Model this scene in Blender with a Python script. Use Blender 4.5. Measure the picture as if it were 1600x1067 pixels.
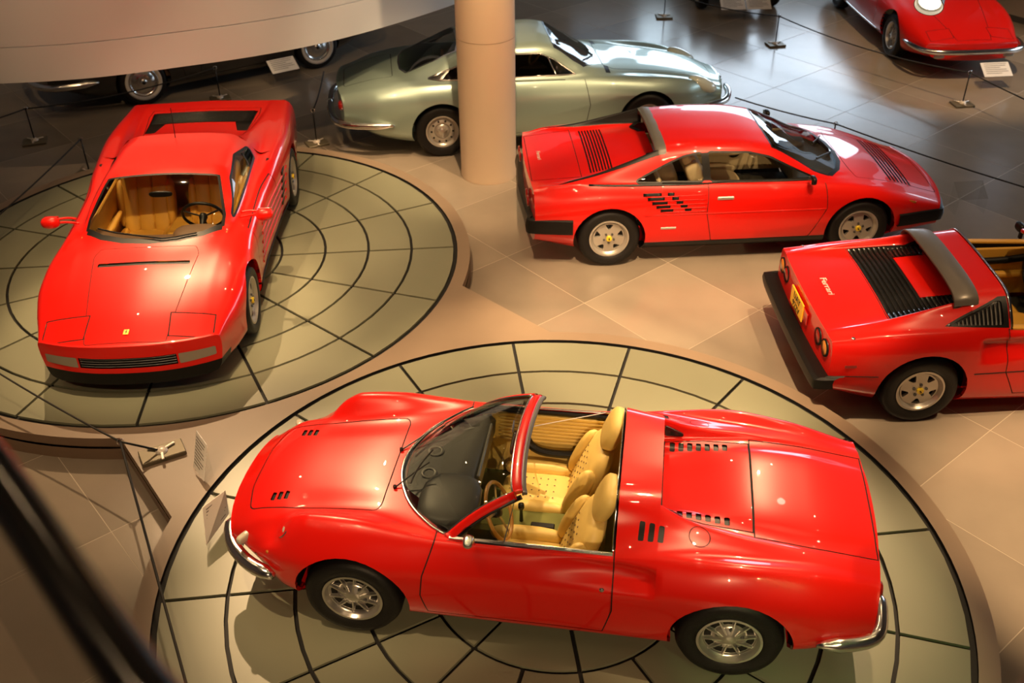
import bpy, math, random
from mathutils import Vector, Matrix
from mathutils.bvhtree import BVHTree
random.seed(7)
for o in list(bpy.data.objects): bpy.data.objects.remove(o)
SC = bpy.context.scene
COL = SC.collection
PI = math.pi
R = math.radians
# ------------------------------------------------------------------ camera
PZ = 0.224                                  # height of the dais above the stone floor
def setup_camera():
    pitch, roll = 0.608, -0.012
    fw = Vector((0, math.cos(pitch), -math.sin(pitch))); up = Vector((0, math.sin(pitch), math.cos(pitch))); rt = Vector((1, 0, 0))
    r2 = rt * math.cos(roll) + up * math.sin(roll); u2 = -rt * math.sin(roll) + up * math.cos(roll)
    cd = bpy.data.cameras.new('camera'); cd.lens = 36.0; cd.sensor_width = 36.0; cd.clip_start = 0.05; cd.clip_end = 200
    cd.dof.use_dof = True; cd.dof.focus_distance = 7.2; cd.dof.aperture_fstop = 2.2
    c = bpy.data.objects.new('camera', cd); COL.objects.link(c)
    m = Matrix((r2, u2, -fw)).transposed().to_4x4(); m.translation = Vector((0, 0, 5.33 + PZ))
    c.matrix_world = m
    SC.camera = c
setup_camera()
# ------------------------------------------------------------------ world, lights, exposure
W = bpy.data.worlds.new('world'); SC.world = W; W.use_nodes = True
W.node_tree.nodes['Background'].inputs[0].default_value = (0.62, 0.78, 1.0, 1)
W.node_tree.nodes['Background'].inputs[1].default_value = 0.8
SC.view_settings.view_transform = 'Standard'; SC.view_settings.look = 'None'
SC.view_settings.exposure = 0.0; SC.view_settings.gamma = 1.0
try: SC.view_settings.use_curve_mapping = False
except Exception: pass
WARM = (1.0, 0.66, 0.35)
def spot(loc, target, watts, size=50, blend=.6, col=WARM, rad=.05):
    l = bpy.data.lights.new('hall_and_fill_spot', 'SPOT'); l.energy = watts; l.spot_size = R(size); l.spot_blend = blend; l.color = col; l.shadow_soft_size = rad
    o = bpy.data.objects.new('hall_and_fill_spot', l); COL.objects.link(o); o.location = loc
    d = Vector(target) - Vector(loc); o.rotation_euler = d.to_track_quat('-Z', 'Y').to_euler()
def area(loc, target, watts, sx, sy, col):
    l = bpy.data.lights.new('window_daylight', 'AREA'); l.energy = watts; l.shape = 'RECTANGLE'; l.size = sx; l.size_y = sy; l.color = col
    o = bpy.data.objects.new('window_daylight', l); COL.objects.link(o); o.location = loc
    d = Vector(target) - Vector(loc); o.rotation_euler = d.to_track_quat('-Z', 'Y').to_euler()
CEIL = 8.2
SPOTS = [  # location, target, watts, cone
    ((-2.2, 5.2, 7.7), (-3.2, 8.0, .7), 2300, 26), ((-5.2, 7.6, 7.7), (-3.6, 9.6, .8), 900, 34), ((-1.6, 8.6, 7.7), (-2.6, 10.4, .8), 800, 36),
    ((-4.8, 12.4, 7.7), (-3.3, 8.0, .8), 2600, 26),                                          # over the left turntable, from behind
    ((-2.6, 3.6, 7.7), (-1.2, 5.2, .8), 1200, 24), ((.0, 7.6, 7.7), (.4, 6.7, .4), 2700, 32), ((2.4, 4.4, 7.7), (1.6, 5.1, .9), 1500, 26),
    ((-3.4, 12.0, 7.7), (-.9, 5.4, .9), 3800, 20), ((4.2, 12.2, 7.7), (1.7, 5.0, .9), 2600, 18),   # over the near turntable, from behind
    ((.4, -5.8, 5.9), (.2, 4.5, .6), 2000, 24), ((2.2, -5.8, 6.4), (2.0, 9.6, .6), 2600, 13), ((-3.4, 0.2, 7.6), (-3.0, 7.0, .6), 700, 26),   # over the balcony; those behind the camera are unseen fill added for near sides
    ((.8, 5.6, 7.7), (1.7, 8.0, 0), 4000, 32), ((3.4, 6.6, 7.7), (2.2, 9.3, .8), 1600, 32), ((4.6, 5.6, 7.7), (4.0, 7.5, .8), 1000, 30),
    ((5.4, 4.6, 7.7), (4.6, 5.4, 0), 4600, 27), ((.0, 8.6, 7.7), (-.3, 11.6, .9), 2400, 30), ((4.0, 9.2, 7.7), (2.6, 10.6, .9), 700, 40),
    ((-1.2, 6.6, 7.7), (-1.2, 8.9, 0), 1700, 34), ((-3.0, 6.2, 7.7), (-3.6, 11.8, 2.0), 600, 40), ((-4.0, 3.0, 7.7), (-3.4, 4.8, 0), 200, 40), ((6.0, 11.4, 7.7), (6.7, 15.0, .6), 1800, 34),  # includes fill added to brighten the lower-left floor and the long-nosed coupe
    ((.4, 10.4, 7.7), (-.8, 13.2, .8), 1500, 40),
]
for a, b, w, s in SPOTS: spot(a, b, w, s)
for (x, y) in [(-6.2 + 2.9 * i + .7 * (j % 2), 1.6 + 3.0 * j) for i in range(5) for j in range(5)]: spot((x, y, 7.9), (x, y, 0), 48, 130, .5, WARM, .035)    # wide downlights
spot((2.1, 1.2, 3.2), (2.0, 4.05, .2), 110, 30, .4, (.72, 1.0, .35))          # greenish lamp washing the near rim of the turntable
area((6.5, 23.4, 3.2), (4.5, 14, 0), 300, 7.0, 2.2, (.72, .86, 1.0))
area((12.4, 15, 3.3), (5.5, 13.5, 0), 220, 6.0, 2.2, (.72, .86, 1.0))
# ------------------------------------------------------------------ materials
MATS = {}
def mat(name, col, rough=.5, metal=0., coat=0., spec=.5, noise=0., nscale=8., bump=0., bscale=60., ccoat=.03, emit=None, estr=1., rnd=0.):
    if name in MATS: return MATS[name]
    m = bpy.data.materials.new(name); m.use_nodes = True; nt = m.node_tree; b = nt.nodes['Principled BSDF']
    b.inputs['Base Color'].default_value = (*col, 1); b.inputs['Roughness'].default_value = rough; b.inputs['Metallic'].default_value = metal
    b.inputs['Coat Weight'].default_value = coat; b.inputs['Coat IOR'].default_value = 1.4; b.inputs['Coat Roughness'].default_value = ccoat
    b.inputs['Specular IOR Level'].default_value = spec
    if emit: b.inputs['Emission Color'].default_value = (*emit, 1); b.inputs['Emission Strength'].default_value = estr
    if noise or rnd:
        tc = nt.nodes.new('ShaderNodeTexCoord'); hs = nt.nodes.new('ShaderNodeHueSaturation'); hs.inputs['Color'].default_value = (*col, 1)
        nt.links.new(hs.outputs[0], b.inputs['Base Color'])
        val = nt.nodes.new('ShaderNodeMath'); val.operation = 'MULTIPLY_ADD'
        n = nt.nodes.new('ShaderNodeTexNoise'); n.inputs['Scale'].default_value = nscale; n.inputs['Detail'].default_value = 6
        nt.links.new(tc.outputs['Object'], n.inputs['Vector']); nt.links.new(n.outputs['Fac'], val.inputs[0])
        val.inputs[1].default_value = noise * 2; val.inputs[2].default_value = 1 - noise
        if rnd:
            oi = nt.nodes.new('ShaderNodeObjectInfo'); v2 = nt.nodes.new('ShaderNodeMath'); v2.operation = 'MULTIPLY_ADD'
            nt.links.new(oi.outputs['Random'], v2.inputs[0]); v2.inputs[1].default_value = rnd * 2; v2.inputs[2].default_value = -rnd
            ad = nt.nodes.new('ShaderNodeMath'); ad.operation = 'ADD'; nt.links.new(val.outputs[0], ad.inputs[0]); nt.links.new(v2.outputs[0], ad.inputs[1])
            nt.links.new(ad.outputs[0], hs.inputs['Value'])
        else: nt.links.new(val.outputs[0], hs.inputs['Value'])
    if bump:
        tc = nt.nodes.new('ShaderNodeTexCoord'); n = nt.nodes.new('ShaderNodeTexNoise'); n.inputs['Scale'].default_value = bscale
        bp = nt.nodes.new('ShaderNodeBump'); bp.inputs['Strength'].default_value = bump; bp.inputs['Distance'].default_value = .01
        nt.links.new(tc.outputs['Object'], n.inputs['Vector']); nt.links.new(n.outputs['Fac'], bp.inputs['Height']); nt.links.new(bp.outputs[0], b.inputs['Normal'])
    MATS[name] = m; return m
def glassmat(name, tint, refl=1.0):
    if name in MATS: return MATS[name]
    m = bpy.data.materials.new(name); m.use_nodes = True; nt = m.node_tree
    for n in list(nt.nodes): nt.nodes.remove(n)
    out = nt.nodes.new('ShaderNodeOutputMaterial'); mx = nt.nodes.new('ShaderNodeMixShader'); tr = nt.nodes.new('ShaderNodeBsdfTransparent'); gl = nt.nodes.new('ShaderNodeBsdfGlossy')
    fr = nt.nodes.new('ShaderNodeLayerWeight'); fr.inputs['Blend'].default_value = .5; pw = nt.nodes.new('ShaderNodeMath'); pw.operation = 'POWER'; pw.inputs[1].default_value = 4.0
    mu = nt.nodes.new('ShaderNodeMath'); mu.operation = 'MULTIPLY_ADD'; mu.inputs[1].default_value = .9 * refl; mu.inputs[2].default_value = .045 * refl
    tr.inputs[0].default_value = (*tint, 1); gl.inputs['Roughness'].default_value = .02
    nt.links.new(fr.outputs['Facing'], pw.inputs[0]); nt.links.new(pw.outputs[0], mu.inputs[0]); nt.links.new(mu.outputs[0], mx.inputs[0]); nt.links.new(tr.outputs[0], mx.inputs[1]); nt.links.new(gl.outputs[0], mx.inputs[2]); nt.links.new(mx.outputs[0], out.inputs[0])
    MATS[name] = m; return m
RED = mat('red_paint', (.66, .007, .003), .30, coat=.9, spec=.25, ccoat=.015)
REDD = mat('deep_red_paint', (.50, .005, .006), .34, coat=1., spec=.5)
SILV = mat('pale_green_silver_paint', (.36, .48, .43), .34, metal=.55, coat=.9)
DARKP = mat('near_black_paint', (.02, .018, .016), .2, coat=1.)
BLUEP = mat('dark_blue_paint', (.02, .07, .13), .2, coat=1.)
BLK = mat('black_plastic', (.0045, .0043, .0043), .40, spec=.3)
BLKG = mat('gloss_black', (.01, .01, .01), .18)
GAPM = mat('panel_gap_shadow_seal', (.006, .003, .003), .8)
RUB = mat('tyre_rubber', (.006, .0055, .0055), .5, spec=.35, bump=.15, bscale=90)
CHR = mat('chrome', (.82, .81, .79), .16, metal=1.)
ALU = mat('cast_aluminium', (.62, .60, .56), .28, metal=.9)
ALUP = mat('painted_silver_wheel', (.52, .49, .44), .32, metal=.6)
DGREY = mat('dark_grey_steel', (.10, .10, .10), .45, metal=.5)
GREYP = mat('satin_grey_plastic', (.13, .125, .115), .38)
YEL = mat('yellow_leather', (.76, .55, .16), .45, noise=.06, nscale=14, bump=.08)
TAN = mat('tan_leather', (.62, .33, .045), .45, noise=.06, nscale=14, bump=.08)
CREAM = mat('cream_leather', (.66, .52, .32), .5, noise=.05, nscale=14, bump=.08)
BROWN = mat('brown_dash_leather', (.13, .07, .035), .55, bump=.1)
CARPET = mat('dark_carpet', (.03, .028, .02), .95)
OLIVE = mat('olive_carpet', (.16, .17, .04), .9)
WOODM = mat('varnished_wood_rim', (.55, .27, .06), .3, coat=.6)
YBADGE = mat('yellow_badge', (.85, .62, .03), .35)
PLATE = mat('amber_number_plate', (.95, .55, .03), .4)
LAMPR = mat('red_lamp_lens', (.25, .008, .006), .12, coat=1.)
LAMPO = mat('amber_lamp_lens', (.55, .20, .03), .15, coat=1.)
LAMPW = mat('clear_lamp_lens', (.50, .47, .38), .12, coat=1.)
WHITEW = mat('whitewall_rubber', (.55, .50, .44), .55)
SCRIPT = mat('bright_script_metal', (.75, .68, .6), .35, metal=.2)
GLASS = glassmat('clear_car_glass', (.82, .84, .80))
GLASSD = glassmat('smoked_windscreen_glass', (.55, .57, .54))
GLASSW = glassmat('tinted_windscreen_glass', (.80, .82, .80))
DASHG = mat('dash_dark_grey', (.075, .073, .07), .45, bump=.05)
GLASSR = glassmat('balustrade_glass', (.93, .96, .95))
ACRY = glassmat('clear_acrylic', (.93, .93, .92), .8)
PAPER = mat('printed_white_board', (.90, .86, .80), .6)
INK = mat('grey_ink', (.16, .14, .13), .8)
# ------------------------------------------------------------------ mesh helpers
def new_obj(name, V, F, m, parent=None, smooth=False, normals=None):
    me = bpy.data.meshes.new(name); me.from_pydata([tuple(v) for v in V], [], F); me.update()
    if smooth: me.polygons.foreach_set('use_smooth', [True] * len(me.polygons))
    if normals: me.normals_split_custom_set_from_vertices([tuple(n) for n in normals])
    if m: me.materials.append(m)
    o = bpy.data.objects.new(name, me); COL.objects.link(o)
    if parent: o.parent = parent
    return o
def empty(name, loc, rz=0., label=None, cat=None, group=None):
    o = bpy.data.objects.new(name, None); COL.objects.link(o); o.location = loc; o.rotation_euler = (0, 0, rz); o.empty_display_size = .2
    return tag(o, label, cat, group)
def tag(o, label=None, cat=None, group=None, kind=None):
    if label: o['label'] = label
    if cat: o['category'] = cat
    if group: o['group'] = group
    if kind: o['kind'] = kind
    return o
def structure(o, label=None):
    o['kind'] = 'structure'
    if label: o['label'] = label
    return o
class MB:
    def __init__(s): s.V = []; s.F = []
    def add(s, V, F, M=None):
        n = len(s.V)
        s.V += [(M @ Vector(v)) if M else Vector(v) for v in V]; s.F += [tuple(i + n for i in f) for f in F]; return s
    def box(s, c, d, M=None, bev=0.):
        x, y, z = d[0] / 2, d[1] / 2, d[2] / 2
        if bev <= 0:
            V = [(c[0] + a * x, c[1] + b * y, c[2] + e * z) for a in (-1, 1) for b in (-1, 1) for e in (-1, 1)]
            return s.add(V, [(0, 1, 3, 2), (4, 6, 7, 5), (0, 4, 5, 1), (2, 3, 7, 6), (0, 2, 6, 4), (1, 5, 7, 3)], M)
        b_ = min(bev, x * .99, y * .99, z * .99); V = []; idx = {}
        for a in (-1, 1):
            for b in (-1, 1):
                for e in (-1, 1):
                    for k, (p, q, r_) in enumerate(((0, 1, 1), (1, 0, 1), (1, 1, 0))):
                        idx[(a, b, e, k)] = len(V); V.append((c[0] + a * (x - b_ * p), c[1] + b * (y - b_ * q), c[2] + e * (z - b_ * r_)))
        F = []; I = lambda a, b, e, k: idx[(a, b, e, k)]
        for a in (-1, 1):
            q = [I(a, -1, -1, 0), I(a, 1, -1, 0), I(a, 1, 1, 0), I(a, -1, 1, 0)]; F.append(tuple(q if a > 0 else q[::-1]))
            q = [I(-1, a, -1, 1), I(1, a, -1, 1), I(1, a, 1, 1), I(-1, a, 1, 1)]; F.append(tuple(q[::-1] if a > 0 else q))
            q = [I(-1, -1, a, 2), I(1, -1, a, 2), I(1, 1, a, 2), I(-1, 1, a, 2)]; F.append(tuple(q if a > 0 else q[::-1]))
        for a in (-1, 1):
            for b in (-1, 1):
                F.append((I(a, b, -1, 0), I(a, b, 1, 0), I(a, b, 1, 1), I(a, b, -1, 1)))
                F.append((I(a, -1, b, 0), I(a, 1, b, 0), I(a, 1, b, 2), I(a, -1, b, 2)))
                F.append((I(-1, a, b, 1), I(1, a, b, 1), I(1, a, b, 2), I(-1, a, b, 2)))
                for e in (-1, 1): F.append((I(a, b, e, 0), I(a, b, e, 1), I(a, b, e, 2)))
        return s.add(V, F, M)
    def pillow(s, c, d, M=None, n=4., seg=16, ring=10):
        def sp(v, p): return math.copysign(abs(v) ** p, v)
        V = []; F = []; e = 2. / n
        for j in range(ring + 1):
            ph = -PI / 2 + PI * j / ring
            for i in range(seg):
                t = 2 * PI * i / seg
                V.append((c[0] + d[0] / 2 * sp(math.cos(ph), e) * sp(math.cos(t), e), c[1] + d[1] / 2 * sp(math.cos(ph), e) * sp(math.sin(t), e), c[2] + d[2] / 2 * sp(math.sin(ph), e)))
        for j in range(ring):
            for i in range(seg): k = (i + 1) % seg; F.append((j * seg + i, j * seg + k, (j + 1) * seg + k, (j + 1) * seg + i))
        return s.add(V, F, M)
    def lathe(s, prof, c=(0, 0, 0), axis='z', seg=32, M=None, a0=0., a1=2 * PI):
        full = abs(a1 - a0 - 2 * PI) < 1e-6; ns = seg if full else seg + 1; V = []; F = []
        for (r_, h_) in prof:
            for i in range(ns):
                t = a0 + (a1 - a0) * i / seg; u, v = r_ * math.cos(t), r_ * math.sin(t)
                p = {'z': (u, v, h_), 'y': (u, h_, v), 'x': (h_, u, v)}[axis]
                V.append((c[0] + p[0], c[1] + p[1], c[2] + p[2]))
        for j in range(len(prof) - 1):
            for i in range(seg):
                k = (i + 1) % ns; F.append((j * ns + i, j * ns + k, (j + 1) * ns + k, (j + 1) * ns + i))
        return s.add(V, F, M)
    def tube(s, pts, r_, seg=8, closed=False, caps=True, M=None):
        P = [Vector(p) for p in pts]; n = len(P); V = []; F = []; up = None
        for i in range(n):
            a = P[i - 1] if (i or closed) else P[0]; b = P[(i + 1) % n] if (i < n - 1 or closed) else P[-1]
            t = (b - a).normalized()
            if up is None: up = Vector((0, 0, 1)) if abs(t.z) < .9 else Vector((1, 0, 0))
            x = t.cross(up).normalized(); y = x.cross(t).normalized(); up = y
            rr = r_[i] if isinstance(r_, (list, tuple)) else r_
            for k in range(seg):
                q = 2 * PI * k / seg; V.append(P[i] + x * (rr * math.cos(q)) + y * (rr * math.sin(q)))
        for i in range(n if closed else n - 1):
            j = (i + 1) % n
            for k in range(seg): l = (k + 1) % seg; F.append((i * seg + k, i * seg + l, j * seg + l, j * seg + k))
        if caps and not closed: F.append(tuple(range(seg))[::-1]); F.append(tuple(range((n - 1) * seg, n * seg)))
        return s.add(V, F, M)
    def ribbon(s, pts, nrm, w, t, M=None):
        """strip of width w lying on a surface along pts, raised t; nrm list of surface normals"""
        P = [Vector(p) for p in pts]; n = len(P); V = []; F = []
        for i in range(n):
            a = P[max(i - 1, 0)]; b = P[min(i + 1, n - 1)]; d = (b - a).normalized(); N = Vector(nrm[i]).normalized(); sx = d.cross(N).normalized()
            ww = w[i] if isinstance(w, (list, tuple)) else w
            for (q, e) in ((-.5, -t * .6), (-.5, t * .6), (-.3, t), (.3, t), (.5, t * .6), (.5, -t * .6)): V.append(P[i] + sx * (q * ww) + N * e)
        for i in range(n - 1):
            for k in range(5): F.append((i * 6 + k, i * 6 + k + 1, i * 6 + 7 + k, i * 6 + 6 + k))
        F.append((0, 1, 2, 3, 4, 5)); F.append(tuple((n - 1) * 6 + k for k in (5, 4, 3, 2, 1, 0)))
        return s.add(V, F, M)
    def prism(s, poly, z0, z1, M=None):
        n = len(poly); V = [(p[0], p[1], z0) for p in poly] + [(p[0], p[1], z1) for p in poly]
        F = [tuple(range(n))[::-1], tuple(range(n, 2 * n))] + [(i, (i + 1) % n, n + (i + 1) % n, n + i) for i in range(n)]
        return s.add(V, F, M)
    def sheet(s, G, th=0., M=None):
        """grid of points -> surface, thickened by th along -normal when th>0"""
        a, b = len(G), len(G[0]); V = [Vector(p) for r_ in G for p in r_]; F = [(i * b + j, (i + 1) * b + j, (i + 1) * b + j + 1, i * b + j + 1) for i in range(a - 1) for j in range(b - 1)]
        if th:
            N = [Vector((0, 0, 0)) for _ in V]
            for f in F:
                nn = (V[f[1]] - V[f[0]]).cross(V[f[2]] - V[f[0]])
                for i in f: N[i] += nn
            n = len(V); V += [V[i] - N[i].normalized() * th for i in range(n)]
            F += [tuple(i + n for i in f[::-1]) for f in F]
            bd = [(0, j) for j in range(b)] + [(i, b - 1) for i in range(1, a)] + [(a - 1, j) for j in range(b - 2, -1, -1)] + [(i, 0) for i in range(a - 2, 0, -1)]
            ids = [i * b + j for i, j in bd]
            for k in range(len(ids)): p, q = ids[k], ids[(k + 1) % len(ids)]; F.append((p, q, q + n, p + n))
        return s.add(V, F, M)
    def obj(s, name, m, parent=None, smooth=False): 
        o = new_obj(name, s.V, s.F, m, parent, smooth)
        if smooth == 'auto':
            o.data.polygons.foreach_set('use_smooth', [True] * len(o.data.polygons)); o.data.set_sharp_from_angle(angle=R(38))
        return o
def poly_fill(loops, z, up=True):
    """triangulate outer loop with holes (2-D)"""
    import bmesh
    bm = bmesh.new(); es = []
    for L in loops:
        vs = [bm.verts.new((x, y, z)) for x, y in L]
        for i in range(len(vs)): es.append(bm.edges.new((vs[i], vs[(i + 1) % len(vs)])))
    bmesh.ops.triangle_fill(bm, use_beauty=True, use_dissolve=False, edges=es, normal=(0, 0, 1))
    bmesh.ops.recalc_face_normals(bm, faces=bm.faces); bm.verts.index_update()
    V = [tuple(v.co) for v in bm.verts]; F = []
    for f in bm.faces:
        ix = tuple(v.index for v in f.verts); F.append(ix if f.normal.z > 0 else ix[::-1])
    bm.free(); return V, F
def text_obj(name, body, size, m, parent, M, extrude=.001, align='CENTER', sx=1., shear=0.):
    c = bpy.data.curves.new('t', 'FONT'); c.body = body; c.size = size; c.extrude = extrude; c.align_x = align; c.align_y = 'CENTER'; c.shear = shear; c.resolution_u = 2
    t = bpy.data.objects.new('t', c); COL.objects.link(t); dg = bpy.context.evaluated_depsgraph_get(); dg.update()
    me = bpy.data.meshes.new_from_object(t.evaluated_get(dg)); bpy.data.objects.remove(t); bpy.data.curves.remove(c)
    me.transform(Matrix.Scale(sx, 4, (1, 0, 0))); me.transform(M); me.name = name; me.materials.clear(); me.materials.append(m)
    o = bpy.data.objects.new(name, me); COL.objects.link(o); o.parent = parent; return o
def frame(o, x, y):
    x = Vector(x).normalized(); y = Vector(y); y = (y - x * y.dot(x)).normalized(); z = x.cross(y)
    m = Matrix((x, y, z)).transposed().to_4x4(); m.translation = Vector(o); return m
def pchip(T, x):
    """T sorted list of (x, v); monotone cubic"""
    n = len(T)
    if x <= T[0][0]: return T[0][1]
    if x >= T[-1][0]: return T[-1][1]
    for i in range(n - 1):
        if T[i][0] <= x <= T[i + 1][0]: break
    h = [T[k + 1][0] - T[k][0] for k in range(n - 1)]; d = [(T[k + 1][1] - T[k][1]) / h[k] for k in range(n - 1)]
    def m(k):
        if k == 0: return d[0]
        if k == n - 1: return d[-1]
        if d[k - 1] * d[k] <= 0: return 0.
        w1, w2 = 2 * h[k] + h[k - 1], h[k] + 2 * h[k - 1]; return (w1 + w2) / (w1 / d[k - 1] + w2 / d[k])
    t = (x - T[i][0]) / h[i]; t2, t3 = t * t, t * t * t
    return (2 * t3 - 3 * t2 + 1) * T[i][1] + (t3 - 2 * t2 + t) * h[i] * m(i) + (-2 * t3 + 3 * t2) * T[i + 1][1] + (t3 - t2) * h[i] * m(i + 1)
def spline(P, k):
    """interpolating curve through 2-D points, k steps per span"""
    n = len(P)
    if n == 2: return [tuple(P[0][c] + (P[1][c] - P[0][c]) * i / k for c in (0, 1)) for i in range(k + 1)]
    h = [max(math.dist(P[i], P[i + 1]) ** .6, 1e-5) for i in range(n - 1)]
    d = [[(P[i + 1][c] - P[i][c]) / h[i] for c in (0, 1)] for i in range(n - 1)]; T = []
    for i in range(n):
        if i == 0: T.append(d[0])
        elif i == n - 1: T.append(d[-1])
        else: T.append([(d[i - 1][c] * h[i] + d[i][c] * h[i - 1]) / (h[i] + h[i - 1]) for c in (0, 1)])
    out = []
    for i in range(n - 1):
        for j in range(k):
            t = j / k; t2, t3 = t * t, t ** 3
            out.append(tuple((2 * t3 - 3 * t2 + 1) * P[i][c] + (t3 - 2 * t2 + t) * h[i] * T[i][c] + (-2 * t3 + 3 * t2) * P[i + 1][c] + (t3 - t2) * h[i] * T[i + 1][c] for c in (0, 1)))
    out.append(tuple(P[-1])); return out
def sstep(a, b, x):
    t = max(0., min(1., (x - a) / (b - a))); return t * t * (3 - 2 * t)
def rpoly(P, r_, n=5):
    """round the corners of a convex polygon"""
    out = []; m = len(P); rr = r_ if isinstance(r_, (list, tuple)) else [r_] * m
    for i in range(m):
        p, a, b = Vector(P[i]), Vector(P[i - 1]), Vector(P[(i + 1) % m]); u, v = (a - p).normalized(), (b - p).normalized()
        c = min(rr[i], (a - p).length * .45, (b - p).length * .45)
        if c < 1e-4: out.append(tuple(p)); continue
        for k in range(n + 1):
            t = k / n; out.append(tuple(p + u * c * (1 - t) ** 2 + v * c * t * t))
    return out
def circle(cx, cy, r_, n=28): return [(cx + r_ * math.cos(2 * PI * i / n), cy + r_ * math.sin(2 * PI * i / n)) for i in range(n)]
# ------------------------------------------------------------------ car skins: lofted body surfaces that can be cut into panels
class Skin:
    def __init__(s): s.V = []; s.N = []; s.F = []; s.T = []; s._bvh = None
    def grid(s, G, t):
        a, b = len(G), len(G[0]); n0 = len(s.V); P = [Vector(p) for r_ in G for p in r_]; N = [Vector((0, 0, 0)) for _ in P]; F = []
        for i in range(a - 1):
            for j in range(b - 1):
                f = (i * b + j, i * b + j + 1, (i + 1) * b + j + 1, (i + 1) * b + j); nn = (P[f[2]] - P[f[0]]).cross(P[f[3]] - P[f[1]])
                for k in f: N[k] += nn
                F.append(f)
        s.V += P; s.N += [n.normalized() if n.length > 1e-12 else Vector((0, 0, 1)) for n in N]
        s.F += [tuple(k + n0 for k in f) for f in F]; s.T += [t] * len(F)
    def renorm(s):
        N = [Vector((0, 0, 0)) for _ in s.V]
        for f in s.F:
            nn = (s.V[f[2]] - s.V[f[0]]).cross(s.V[f[3]] - s.V[f[1]])
            for k in f: N[k] += nn
        s.N = [n.normalized() if n.length > 1e-12 else Vector((0, 0, 1)) for n in N]
    def cen(s, i):
        f = s.F[i]; c = Vector((0, 0, 0))
        for k in f: c += s.V[k]
        return c / len(f)
    def paint(s, t, poly, ax=(0, 2), cond=None, only=('body',), grow=0.):
        A = sum(poly[i - 1][0] * poly[i][1] - poly[i][0] * poly[i - 1][1] for i in range(len(poly)))
        if A < 0: poly = poly[::-1]
        u0, u1 = min(p[0] for p in poly) - abs(grow), max(p[0] for p in poly) + abs(grow); v0, v1 = min(p[1] for p in poly) - abs(grow), max(p[1] for p in poly) + abs(grow)
        a0, a1 = ax; V = s.V; cand = []
        for i, f in enumerate(s.F):
            if s.T[i] not in only: continue
            us = [V[k][a0] for k in f]
            if max(us) < u0 or min(us) > u1: continue
            vs = [V[k][a1] for k in f]
            if max(vs) < v0 or min(vs) > v1: continue
            if cond and not cond(s.cen(i)): continue
            cand.append(i)
        for e in range(len(poly)):
            p, q = poly[e], poly[(e + 1) % len(poly)]; dx, dy = q[0] - p[0], q[1] - p[1]; L = math.hypot(dx, dy)
            if L < 1e-7: continue
            nx, ny = -dy / L, dx / L; off = -(nx * p[0] + ny * p[1]) + grow; new = []; cache = {}
            for i in cand:
                f = s.F[i]; d = [nx * V[k][a0] + ny * V[k][a1] + off for k in f]
                if min(d) >= -1e-6: new.append(i); continue
                if max(d) <= 1e-6: continue
                pos = []; neg = []; m = len(f)
                for k in range(m):
                    A_, B_ = f[k], f[(k + 1) % m]; da, db = d[k], d[(k + 1) % m]
                    if da >= 0: pos.append(A_)
                    if da <= 0: neg.append(A_)
                    if da * db < 0:
                        key = (min(A_, B_), max(A_, B_)); w = cache.get(key)
                        if w is None:
                            tt = da / (da - db); w = len(V); cache[key] = w
                            V.append(V[A_].lerp(V[B_], tt)); s.N.append(s.N[A_].lerp(s.N[B_], tt).normalized())
                        pos.append(w); neg.append(w)
                if len(pos) < 3: continue
                if len(neg) >= 3:
                    s.F.append(tuple(neg)); s.T.append(s.T[i])
                s.F[i] = tuple(pos); new.append(i)
            cand = new
        for i in cand: s.T[i] = t
        return cand
    def panel(s, t, poly, ax=(0, 2), cond=None, only=('body',), gap=.004):
        s.paint('_tmp', poly, ax, cond, only, gap); s.paint(t, poly, ax, None, ('_tmp',), -gap)
        s.T = ['gap' if k == '_tmp' else k for k in s.T]
    def flange(s, keep, hole, depth, t, dirf=None):
        E = {}
        for i, f in enumerate(s.F):
            if s.T[i] in keep or s.T[i] in hole:
                for k in range(len(f)):
                    a, b = f[k], f[(k + 1) % len(f)]; E.setdefault((min(a, b), max(a, b)), []).append((i, a, b))
        for key, L in E.items():
            if len(L) != 2: continue
            k_ = [x for x in L if s.T[x[0]] in keep]; h_ = [x for x in L if s.T[x[0]] in hole]
            if len(k_) != 1 or len(h_) != 1: continue
            _, a, b = k_[0]; va, vb = s.V[a], s.V[b]
            da = dirf(va) if dirf else -s.N[a]; db = dirf(vb) if dirf else -s.N[b]
            n = len(s.V); P = [va.copy(), vb.copy(), vb + db * depth, va + da * depth]; nn = (P[2] - P[0]).cross(P[3] - P[1])
            nn = -nn.normalized() if nn.length > 1e-12 else Vector((0, 0, 1))
            s.V += P; s.N += [nn] * 4; s.F.append((n + 1, n, n + 3, n + 2)); s.T.append(t)
    def bvh(s):
        if not s._bvh: s._bvh = BVHTree.FromPolygons(s.V, s.F)
        return s._bvh
    def top(s, x, y, z=3.):
        h = s.bvh().ray_cast(Vector((x, y, z)), Vector((0, 0, -1))); 
        n = h[1] if h[0] else Vector((0, 0, 1))
        if n.z < 0: n = -n
        return (h[0] if h[0] else Vector((x, y, .8))), n
    def side(s, x, z, sg):
        h = s.bvh().ray_cast(Vector((x, sg * 2., z)), Vector((0, -sg, 0)))
        n = h[1] if h[0] else Vector((0, sg, 0))
        if n.y * sg < 0: n = -n
        return (h[0] if h[0] else Vector((x, sg * .8, z))), n
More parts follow.
